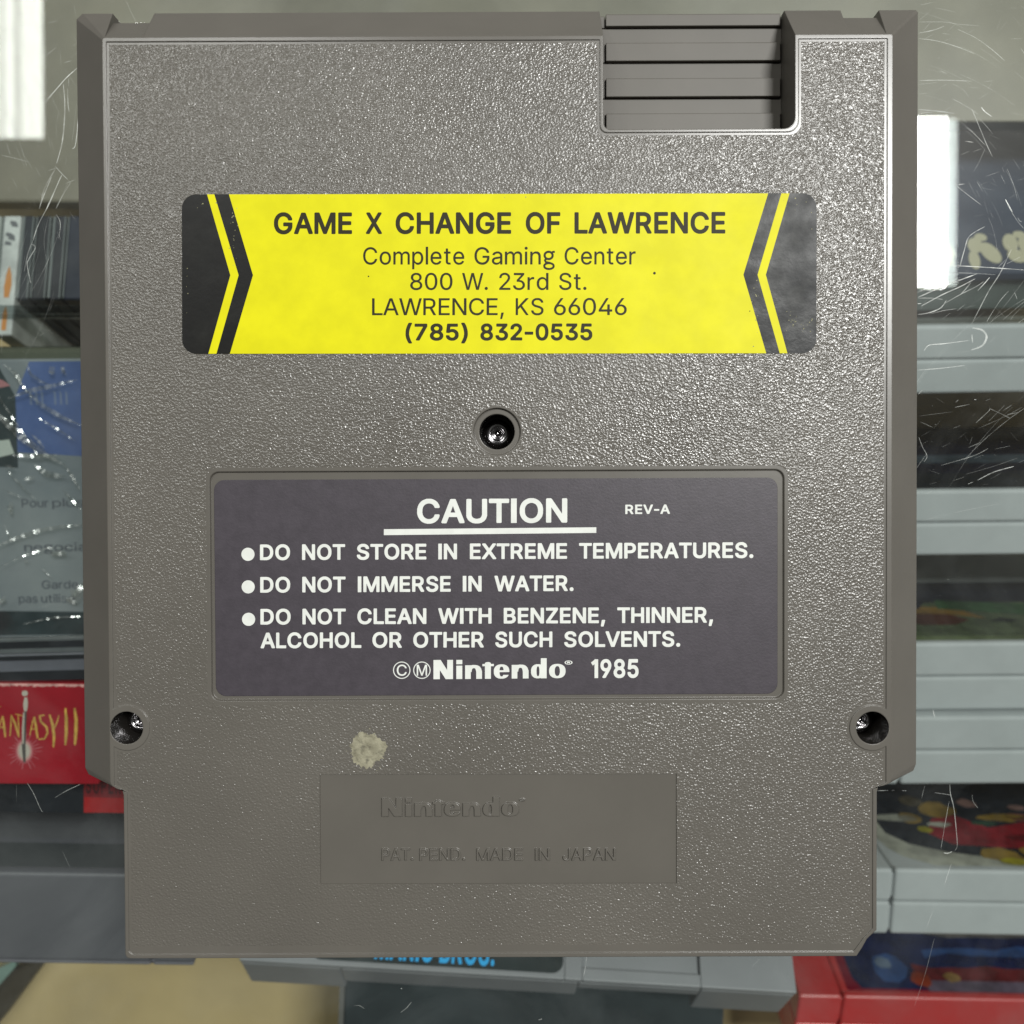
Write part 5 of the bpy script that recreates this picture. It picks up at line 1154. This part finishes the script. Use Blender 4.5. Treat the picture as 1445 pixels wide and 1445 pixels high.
tag(lip.build("shelf_reflection_strip", [glass_mat("clear_strip", (0.62, 0.66, 0.66), 0.05, 0.0, 0.06)], bevel=0.4), "clear plastic lip across the feet of the slim cases", "shelf strip", kind="structure")
lp2 = MB()
a, b = P(-80, 489, -113), P(170, 503, -113)
lp2.box(a[0], b[0], b[1] - 6, a[1], -122, -113)
tag(lp2.build("shelf_edge", flat("olive_shelf", (0.20, 0.195, 0.145), 0.3, var=0.2, vscale=30), bevel=1.0), "olive grey front edge of the shelf under the slim cases", "shelf edge", kind="structure")

# shrink-wrapped game, blue at the top with grey printed lines
zw = -84.0
cx, cy, _ = P(30, 700, zw)
thw = math.radians(6)
t = thing("wrapped_game", "shrink-wrapped game with a blue picture and grey printed lines, left of the cartridge", "wrapped game", (cx, cy, zw), (thw, 0, math.radians(0.5)))


def wl(px, py):
    a = P(px, py, zw)
    return (a[0] - cx, a[1] - cy)


m = MB()
c = [wl(-140, 905), wl(170, 905), wl(170, 508), wl(-140, 508)]
m.prism(c, -9, 0)
m.build("carton", flat("blue_grey_card", (0.14, 0.165, 0.185), 0.45, col2=(0.23, 0.25, 0.26), vscale=22), t, bevel=0.5)
m = MB()
m.poly([(*wl(*p), 0.05) for p in ((28, 638), (170, 648), (170, 512), (52, 512), (30, 560))], 0)
m.poly([(*wl(*p), 0.06) for p in ((-140, 650), (28, 660), (30, 560), (10, 520), (-140, 520))], 1)
m.poly([(*wl(*p), 0.09) for p in ((-10, 528), (15, 538), (24, 545), (8, 548), (-20, 545))], 2)
m.poly([(*wl(*p), 0.09) for p in ((0, 622), (18, 620), (24, 640), (2, 645))], 3)
m.poly([(*wl(*p), 0.05) for p in ((-140, 900), (170, 900), (170, 868), (-140, 862))], 1)
for x in (50, 58, 66, 84, 92, 100):
    m.poly([(*wl(*p), 0.10) for p in ((x, 572), (x + 3, 572), (x + 3, 556), (x, 552))], 4)
pm = [flat("blue_print", (0.050, 0.085, 0.22), 0.4, col2=(0.10, 0.15, 0.33), vscale=45), flat("slate_print", (0.035, 0.05, 0.055), 0.4, var=0.4, vscale=50), flat("pink_print", (0.36, 0.16, 0.17), 0.5), flat("pale_print", (0.42, 0.46, 0.42), 0.5), flat("grey_blue_print", (0.15, 0.19, 0.30), 0.5)]
for nm, ids in (("blue_picture", (0, 5, 6, 7, 8, 9, 10)), ("dark_picture", (1, 2, 3)), ("dark_foot", (4,))):
    pt = MB()
    for f_ in ids:
        pt.poly([m.v[k] for k in m.f[f_]], m.m[f_])
    pt.build(nm, pm, t, weld=False)
m = MB()
zlow = lambda px, py, z=None: wl(px, py)
for words in ([("Pour", 30, 68, 716), ("plus", 73, 118, 716)], [("negocia", 30, 118, 779)], [("Garde", 52, 104, 833)], [("pas", 18, 45, 853), ("utilise", 50, 98, 853)]):
    for w_, a_, b_, y_ in words:
        put_word(m, w_, "R", (a_, y_), (b_, y_), 12, 0.08, 0, local=zlow)
m.build("printed_lines", flat("dark_grey_ink", (0.075, 0.082, 0.10), 0.5), t, weld=False)
# the film: thin clear sheet with raised creases that catch the lamps
M_FILM = glass_mat("clear_film", (0.93, 0.95, 0.95), 0.08, 0.0, 0.05)


m = MB()
NXF, NYF = 60, 76
gx0, gy0 = wl(-140, 915)
gx1, gy1 = wl(170, 500)


def fz(x, y):
    s_ = 1.6 + 0.8 * math.sin(x * 0.13 + y * 0.07) * math.sin(y * 0.11 - x * 0.04) + 0.35 * math.sin(x * 0.27 + y * 0.19 + 1)
    return s_ + 0.9


for j in range(NYF + 1):
    for i in range(NXF + 1):
        x, y = gx0 + (gx1 - gx0) * i / NXF, gy0 + (gy1 - gy0) * j / NYF
        m.v.append((x, y, fz(x, y)))
for j in range(NYF):
    for i in range(NXF):
        k = j * (NXF + 1) + i
        m.f.append((k, k + 1, k + NXF + 2, k + NXF + 1))
        m.m.append(0)


LAMP = Vector(key_lamp.location) / K


def facet(p, d, w, ln, jig):
    """A small flat of crumpled film turned so that it mirrors the big ceiling lamp."""
    zc = fz(*p) + 0.35
    at = Vector((p[0] + cx, p[1] + cy, zw + zc))
    hv = ((Vector(CAM) - at).normalized() + (LAMP - at).normalized()).normalized()
    hv = (hv + Vector((random.gauss(0, jig), random.gauss(0, jig), 0))).normalized()
    dv = Vector((d[0], d[1], 0))
    dv = (dv - hv * dv.dot(hv)).normalized()
    sv = hv.cross(dv).normalized()
    c0_ = Vector((p[0], p[1], zc))
    m.poly([tuple(c0_ + dv * a_ * ln + sv * b_ * w) for a_, b_ in ((-1, -1), (1, -1), (1, 1), (-1, 1))], 1)


def crease(pts, w, jig=0.02):
    """A sharp fold in the film along photo points, broken into little flats."""
    q = resample([wl(*p) for p in pts], 0.45)
    n = len(q)
    for i, p in enumerate(q):
        a_, b_ = q[max(i - 1, 0)], q[min(i + 1, n - 1)]
        dx, dy = b_[0] - a_[0], b_[1] - a_[1]
        l_ = math.hypot(dx, dy) or 1
        tt = i / max(1, n - 1)
        facet(p, (dx / l_, dy / l_), w * 0.06 * (0.25 + math.sin(math.pi * tt)), 0.30, jig)


for w_, pts in ((9, [(-5, 566), (18, 590), (45, 618), (75, 641), (100, 655)]), (7, [(30, 562), (60, 552), (90, 546), (120, 538)]), (7, [(55, 552), (75, 572), (100, 588), (125, 600)]),
                (5, [(57, 517), (62, 530), (75, 540), (88, 545)]), (4, [(25, 517), (40, 527), (50, 545)]), (6, [(30, 641), (65, 643), (95, 641)]), (5, [(20, 655), (33, 660)]), (6, [(45, 675), (58, 672)]),
                (6, [(-5, 770), (30, 757), (60, 747), (90, 742), (125, 740)]), (7, [(74, 779), (85, 780), (97, 779)]), (4, [(18, 712), (24, 724)]), (8, [(95, 848), (112, 832), (125, 815)]), (6, [(93, 845), (108, 852)]),
                (5, [(0, 850), (8, 840)]), (4, [(58, 612), (68, 622), (75, 633)]), (4, [(85, 525), (92, 530)]), (4, [(103, 520), (108, 530)])):
    crease(pts, w_)
for pts, w_ in (([(0, 575), (25, 592), (50, 615), (80, 640)], 3), ([(2, 540), (40, 600), (70, 650)], 2.5), ([(35, 525), (50, 545), (60, 560)], 3), ([(60, 655), (75, 668), (100, 672)], 9), ([(20, 660), (45, 690), (60, 705)], 3),
                ([(100, 655), (108, 668), (118, 690)], 4), ([(15, 690), (40, 700)], 2), ([(0, 800), (30, 785), (70, 772), (118, 770)], 2.5), ([(30, 880), (70, 872), (118, 870)], 2.5), ([(12, 740), (22, 765)], 2), ([(60, 800), (75, 815)], 2), ([(20, 930), (60, 934), (118, 930)], 2),
                ([(95, 690), (118, 720)], 3), ([(70, 590), (95, 605), (118, 622)], 3.5)):
    crease(pts, w_, 0.032)
for x_, y_, a_, b_, ang in ((86, 780, 1.6, 0.6, 0), (23, 714, 0.4, 1.2, 0), (112, 836, 1.6, 1.5, 0.5), (99, 848, 1.2, 0.5, -0.5), (4, 846, 0.8, 0.5, 0.6), (90, 524, 0.6, 0.8, 0), (104, 524, 0.4, 0.8, 0), (40, 790, 0.5, 0.4, 0)):
    facet(wl(x_, y_), (math.cos(ang), math.sin(ang)), b_, a_, 0.0)
fo = m.build("shrink_film", [M_FILM, glass_mat("film_fold", (0.80, 0.82, 0.80), 0.11, 0.0, 0.12)], t, weld=False)

# thin sleeves lying under the wrapped game's foot
for k, (ya, yb, z, dz, col, lab_) in enumerate(((900, 927, -68, 2.2, (0.09, 0.10, 0.105), "thin grey sleeve just under the wrapped game"), (923, 962, -64, 2.2, (0.10, 0.105, 0.125), "thin grey sleeve above the red box"))):
    a, b = P(-120, ya, z), P(170, yb, z)
    t = thing("thin_sleeve", lab_, "sleeve", ((a[0] + b[0]) / 2, (a[1] + b[1]) / 2, z), (0, 0, math.radians(1.6)), "thin sleeves between the wrapped game and the red box")
    m = MB()
    w_, d_ = (b[0] - a[0]) / 2, (a[1] - b[1]) / 2
    m.box(-w_, w_, -d_, d_, -dz, 0, 0)
    m.build("sleeve", flat("sleeve_grey", col, 0.3, var=0.2, vscale=60), t, bevel=0.4)
    m = MB()
    m.box(-w_ + 1, w_ - 1, d_ * (-0.1 if k == 0 else -0.92), d_ * (0.6 if k == 0 else -0.25), 0.02, 0.3, 0)
    if k:
        m.box(-w_ + 1, w_ - 1, d_ * 0.55, d_ * 0.85, 0.02, 0.3, 0)
    m.build("insert", M_DARK, t)

# red game box, spine up
zb_ = -62.0
cx, cy, _ = P(0, 1033, zb_)
t = thing("game_box", "red game box spine with gold lettering and a sword through it", "game box", (cx, cy, zb_), (0, 0, math.radians(-0.3)))
rb = lambda px, py: (P(px, py, zb_)[0] - cx, P(px, py, zb_)[1] - cy)
m = MB()
c = [rb(-330, 1106), rb(140, 1106), rb(140, 963), rb(-330, 963)]
m.prism(c, -70, 0)
m.build("carton", M_RED, t, bevel=0.35, segs=3)
m = MB()
q_ = resample([rb(-100, 964.5), rb(139, 966)], 0.8)
for i in range(len(q_) - 1):
    h0 = random.uniform(0.15, 0.6)
    m.poly([(q_[i][0], q_[i][1] - h0, 0.02), (q_[i + 1][0], q_[i + 1][1] - random.uniform(0.15, 0.6), 0.02), (q_[i + 1][0], q_[i + 1][1] + 0.15, 0.02), (q_[i][0], q_[i][1] + 0.15, 0.02)], 0)
m.build("lit_worn_edge", flat("lit_worn_card", (0.50, 0.26, 0.24), 0.6, var=0.4, vscale=700), t, weld=False)  # pale strip holds the edge's highlight as well as its wear
m = MB()
S9 = 180 / 1369.0
lv = [0.03]


def nib(pts, w0, mi):
    """A tapering pen stroke on the spine (coordinates in the spine's own drawing grid)."""
    W_ = resample([rb(x * S9, 960 + y * S9) for x, y in pts], 0.25)
    n = len(W_)
    lv[0] += 0.002
    l1, l2 = [], []
    for i, p in enumerate(W_):
        a_, b_ = W_[max(i - 1, 0)], W_[min(i + 1, n - 1)]
        dx, dy = b_[0] - a_[0], b_[1] - a_[1]
        l_ = math.hypot(dx, dy) or 1
        h_ = w0 * S9 / 6.46 * 0.5 * (0.35 + 0.65 * math.sin(math.pi * (0.12 + 0.76 * i / max(1, n - 1))))
        l1.append((p[0] - dy / l_ * h_, p[1] + dx / l_ * h_, lv[0]))
        l2.append((p[0] + dy / l_ * h_, p[1] - dx / l_ * h_, lv[0]))
    for i in range(n - 1):
        m.poly([l2[i], l2[i + 1], l1[i + 1], l1[i]], mi)


for w0, pts in ((26, [(30, 385), (45, 500), (58, 610)]), (14, [(-40, 600), (0, 470), (28, 380)]), (14, [(0, 505), (50, 500)]), (14, [(108, 600), (118, 470), (118, 370)]), (24, [(118, 370), (165, 470), (205, 610)]), (13, [(205, 600), (200, 480), (195, 370)]),
                (14, [(320, 590), (345, 470), (368, 385)]), (28, [(368, 390), (388, 510), (405, 620)]), (12, [(335, 520), (395, 520)]), (22, [(480, 370), (425, 380), (440, 440), (500, 500), (512, 560), (480, 625), (415, 630)]),
                (30, [(532, 365), (565, 470), (582, 600), (575, 715)]), (14, [(580, 520), (615, 440), (632, 370)]), (34, [(702, 295), (712, 420), (712, 560), (703, 690)]), (36, [(800, 295), (818, 420), (815, 560), (805, 690)]), (10, [(250, 380), (160, 360)]), (10, [(-40, 285), (10, 280)])):
    nib(pts, w0, 0)
for k in range(26):
    a_ = k / 26 * 6.283
    r_ = random.uniform(110, 210)
    nib([(265 + 60 * math.cos(a_), 760 + 75 * math.sin(a_)), (265 + r_ * math.cos(a_), 760 + r_ * 1.0 * math.sin(a_))], random.uniform(8, 16), 4)
lv[0] += 0.004
for rr, mi in ((108, 4), (88, 5), (66, 2)):
    cc = rb(265 * S9, 960 + 755 * S9)
    lv[0] += 0.003
    m.poly([(cc[0] + rr * S9 / 6.46 * math.cos(u) * .9, cc[1] + rr * S9 / 6.46 * 1.25 * math.sin(u), lv[0]) for u in [k * 6.283 / 30 for k in range(30)]], mi)
nib([(275, 330), (262, 500), (258, 700), (268, 880)], 44, 1)
nib([(258, 340), (250, 520), (250, 680)], 22, 2)
nib([(278, 180), (274, 330)], 48, 2)
nib([(262, 110), (272, 165)], 66, 2)
m.build("lettering", [flat("gold_print", (0.42, 0.26, 0.05), 0.45, var=0.3, vscale=500), flat("sword_dark", (0.05, 0.045, 0.04), 0.5), flat("sword_pale", (0.36, 0.33, 0.28), 0.5), flat("spare", (0.3, 0.3, 0.3), 0.5), flat("rose_print", (0.33, 0.06, 0.075), 0.5), flat("pale_rose_print", (0.40, 0.22, 0.20), 0.5)], t, weld=False)

# black and red box below it
zc_ = -72.0
cx, cy, _ = P(60, 1110, zc_)
t = thing("game_box", "black and red game box with dark red lettering, just under the sword box", "game box", (cx, cy, zc_), (0, 0, math.radians(-0.6)))
rc = lambda px, py: (P(px, py, zc_)[0] - cx, P(px, py, zc_)[1] - cy)
m = MB()
c = [rc(-330, 1146), rc(118.5, 1146), rc(118.5, 1070), rc(-330, 1070)]
m.prism(c, -70, 0)
c = [rc(118.5, 1146), rc(330, 1146), rc(330, 1070), rc(118.5, 1070)]
m.prism(c, -70, 0, 1)
m.build("carton", [M_DARK, flat("bright_red_card", (0.30, 0.012, 0.014), 0.4)], t, weld=False)
m = MB()
m.poly([(*rc(*p), 0.04) for p in ((119, 1124), (330, 1128), (330, 1072), (119, 1072))], 1)
put_word(m, "SUPER", "B", (121, 1119), (171, 1120), 24, 0.08, 0, local=rc, space=26)
put_word(m, "NINTENDO", "B", (178, 1119), (260, 1120), 24, 0.08, 0, local=rc, space=26)
m.build("lettering", [flat("dark_red_print", (0.045, 0.004, 0.006), 0.5), flat("mid_red_print", (0.15, 0.006, 0.01), 0.5)], t, weld=False)

# grey cart, lower left: greys darkened to carry shade, flat dark strip as recess
rack_cart("dull grey cartridge lying on edge at the lower left, under the red box", -420, 258, 1231, 1358, -82, 20, -0.9, [(art(14, 70, 45, 101), 0, OFF(0)), (art(3.2, 12, 45, 101), 1, OFF(1))], [flat("grey_label_back", (0.10, 0.103, 0.112), 0.5), flat("dark_recess_strip", (0.06, 0.066, 0.07), 0.4)],
          body=(flat("shaded_mid_grey_plastic", (0.105, 0.108, 0.122), 0.45, var=0.05, vscale=40), flat("shaded_violet_grey_plastic", (0.105, 0.105, 0.122), 0.5, var=0.06, vscale=30)), seam=0.97, group="grey cartridges along the front of the case", wing=10)

# grey cart with cyan lettering, under the cartridge's foot
zm = -104.0
th, yw = math.radians(50), math.radians(-3.4)
o, M = tilt_frame(731, 1378, zm, th, yw)
W = abs(solve(M, (1, 0, 0), 1125, 0)) + abs(solve(M, (-1, 0, 0), 338, 0))
T = 20.0
t = local_thing("label_cartridge", "grey cartridge with cyan lettering on a black label, peeping out under the cartridge's foot", "game cartridge", o, th, yw, "grey cartridges along the front of the case")
MG = flat("cool_grey_plastic", (0.21, 0.22, 0.235), 0.45, var=0.05, vscale=40)
h = W / 2
s_ = W / 787.0                   # mm per photo pixel along this cartridge
xx = lambda px: -h + (px - 338) * s_
m = MB()
m.box(-h, xx(797), -2.2, 0, -85, 0)
m.box(xx(797), xx(822), -2.2, 0, -85, 0)
m.box(xx(822), xx(990), -2.2, 0, -3.2, 0)
m.box(xx(822), xx(990), -2.2, -1.6, -22, -3.2)
m.box(xx(990), h, -2.2, 0, -85, 0)
m.box(xx(822), xx(990), -2.2, 0, -85, -22)
m.build("front_half", MG, t, bevel=0.35, weld=False)
m = MB()
m.box(-h, xx(480), -T, -2.5, -85, 0)
m.box(xx(480), xx(818), -14, -2.5, -85, 0)
m.box(xx(818), xx(992), -7.5, -2.5, -85, 0)
m.box(xx(992), h, -T, -2.5, -85, 0)
m.box(xx(480), xx(992), -T, -7, -85, -30)
m.build("back_half", MG, t, bevel=0.5, weld=False)
m = MB()
lo_ = rrect(xx(436), -70, xx(795), -1.3, 3.0)
m.poly([(x, 0.05, y) for x, y in lo_][::-1], 0)
m2 = MB()
lc = lambda px, py: (xx(px), -(py))
gw = glyph_word("MARIO BROS.", "B", 14)
xs = [p[0] for g_ in gw for lp_ in g_ for p in lp_]
fx = (697 - 527) * s_ / (max(xs) - min(xs))
for g_ in gw:
    for part in islands([[(xx(527) + (px - min(xs)) * fx, -2.2 - py * 0.034) for px, py in lp_] for lp_ in g_]):
        m2.fill(part, 0)
for (x, y, _z) in m2.v:
    m.v.append((x, 0.10, y))
base_i = len(m.v) - len(m2.v)
for f_ in m2.f:
    m.f.append(tuple(base_i + k for k in f_))
    m.m.append(1)
m.build("label", [flat("black_green_label", (0.018, 0.026, 0.028), 0.4, var=0.3, vscale=60), flat("cyan_print", (0.03, 0.36, 0.75), 0.45)], t, weld=False)

# dark flat case below it
o = P(752, 1480, -150)
t = thing("flat_case", "dark grey flat case on the tan board at the bottom edge", "flat case", o, (0, 0, math.radians(-2.2)))
a, b = P(483, 1390, -150), P(1020, 1390, -150)
m = MB()
m.box(a[0] - o[0], b[0] - o[0], -60, a[1] - o[1] + 6, -12, 0)
m.build("lid", flat("charcoal_case", (0.030, 0.038, 0.042), 0.35, var=0.25, vscale=30), t, bevel=0.8)
m = MB()
m.box(a[0] - o[0] - 1.6, a[0] - o[0] - 0.05, -60, a[1] - o[1] + 6, -12, -0.6)
m.build("hinge_side", flat("grey_case_side", (0.11, 0.11, 0.105), 0.4), t)

# red cart, bottom right
rack_cart("red cartridge with a dark blue picture label in the bottom right corner", 1128, 1800, 1412, 1500, -172, 18, -1.2,
          [(art(3.5, 62, 17, 110), 0, OFF(0)), ([(22, 4.5), (108, 4.5), (108, 60), (22, 60), (20, 50), (20, 9)], 1, OFF(1)), (blob(34, 14, 7, 7), 2, OFF(2)), (blob(33, 16, 2.8, 3), 5, OFF(3)), (art(8, 15, 42, 100, 1.5, 9), 3, OFF(2)), (blob(43, 9, 3.4, 3.4), 4, OFF(4)), (blob(54, 10, 3, 2.4), 6, OFF(4)), (art(3.6, 8.5, 44, 108), 7, OFF(3)), (art(20, 24, 48, 100, 1.5, 6), 2, OFF(3)), (art(30, 34, 40, 100, 1.5, 6), 8, OFF(3)), ([(21, 44), (40, 44), (44, 54), (22, 54)], 8, OFF(3))],
          [flat("crimson_label_edge", (0.16, 0.004, 0.018), 0.35)] + lbl_mats((0.008, 0.014, 0.055), (0.02, 0.055, 0.16), (0.10, 0.014, 0.016), (0.19, 0.03, 0.012), (0.10, 0.14, 0.2), (0.20, 0.12, 0.04), (0.09, 0.07, 0.10), (0.10, 0.095, 0.09)),
          body=(flat("frosted_red_plastic", (0.46, 0.035, 0.036), 0.3, col2=(0.40, 0.07, 0.07), vscale=25), flat("red_plastic", (0.50, 0.030, 0.032), 0.25, var=0.1, vscale=30)), seam=0.45, group=None, wing=14)

# edge of a lower glass shelf, bottom left corner
sh_ = MB()
c = [P(-60, 1395, -175)[:2], P(22, 1355, -175)[:2], P(22, 1364, -175)[:2], P(-20, 1412, -175)[:2], P(-60, 1445, -175)[:2]]
sh_.prism(c[::-1], -181, -175, 0)
c = [P(20, 1368, -178)[:2], P(66, 1352, -178)[:2], P(40, 1386, -178)[:2], P(0, 1440, -178)[:2], P(-50, 1500, -178)[:2], P(-50, 1440, -178)[:2]]
sh_.prism(c[::-1], -186, -178, 1)
tag(sh_.build("shelf", [flat("sea_green_glass_edge", (0.16, 0.24, 0.21), 0.2, var=0.3, vscale=30), flat("dark_shelf_rail", (0.035, 0.028, 0.016), 0.5)]), "green edged lower glass shelf with its dark rail in the bottom left corner", "shelf", kind="structure")
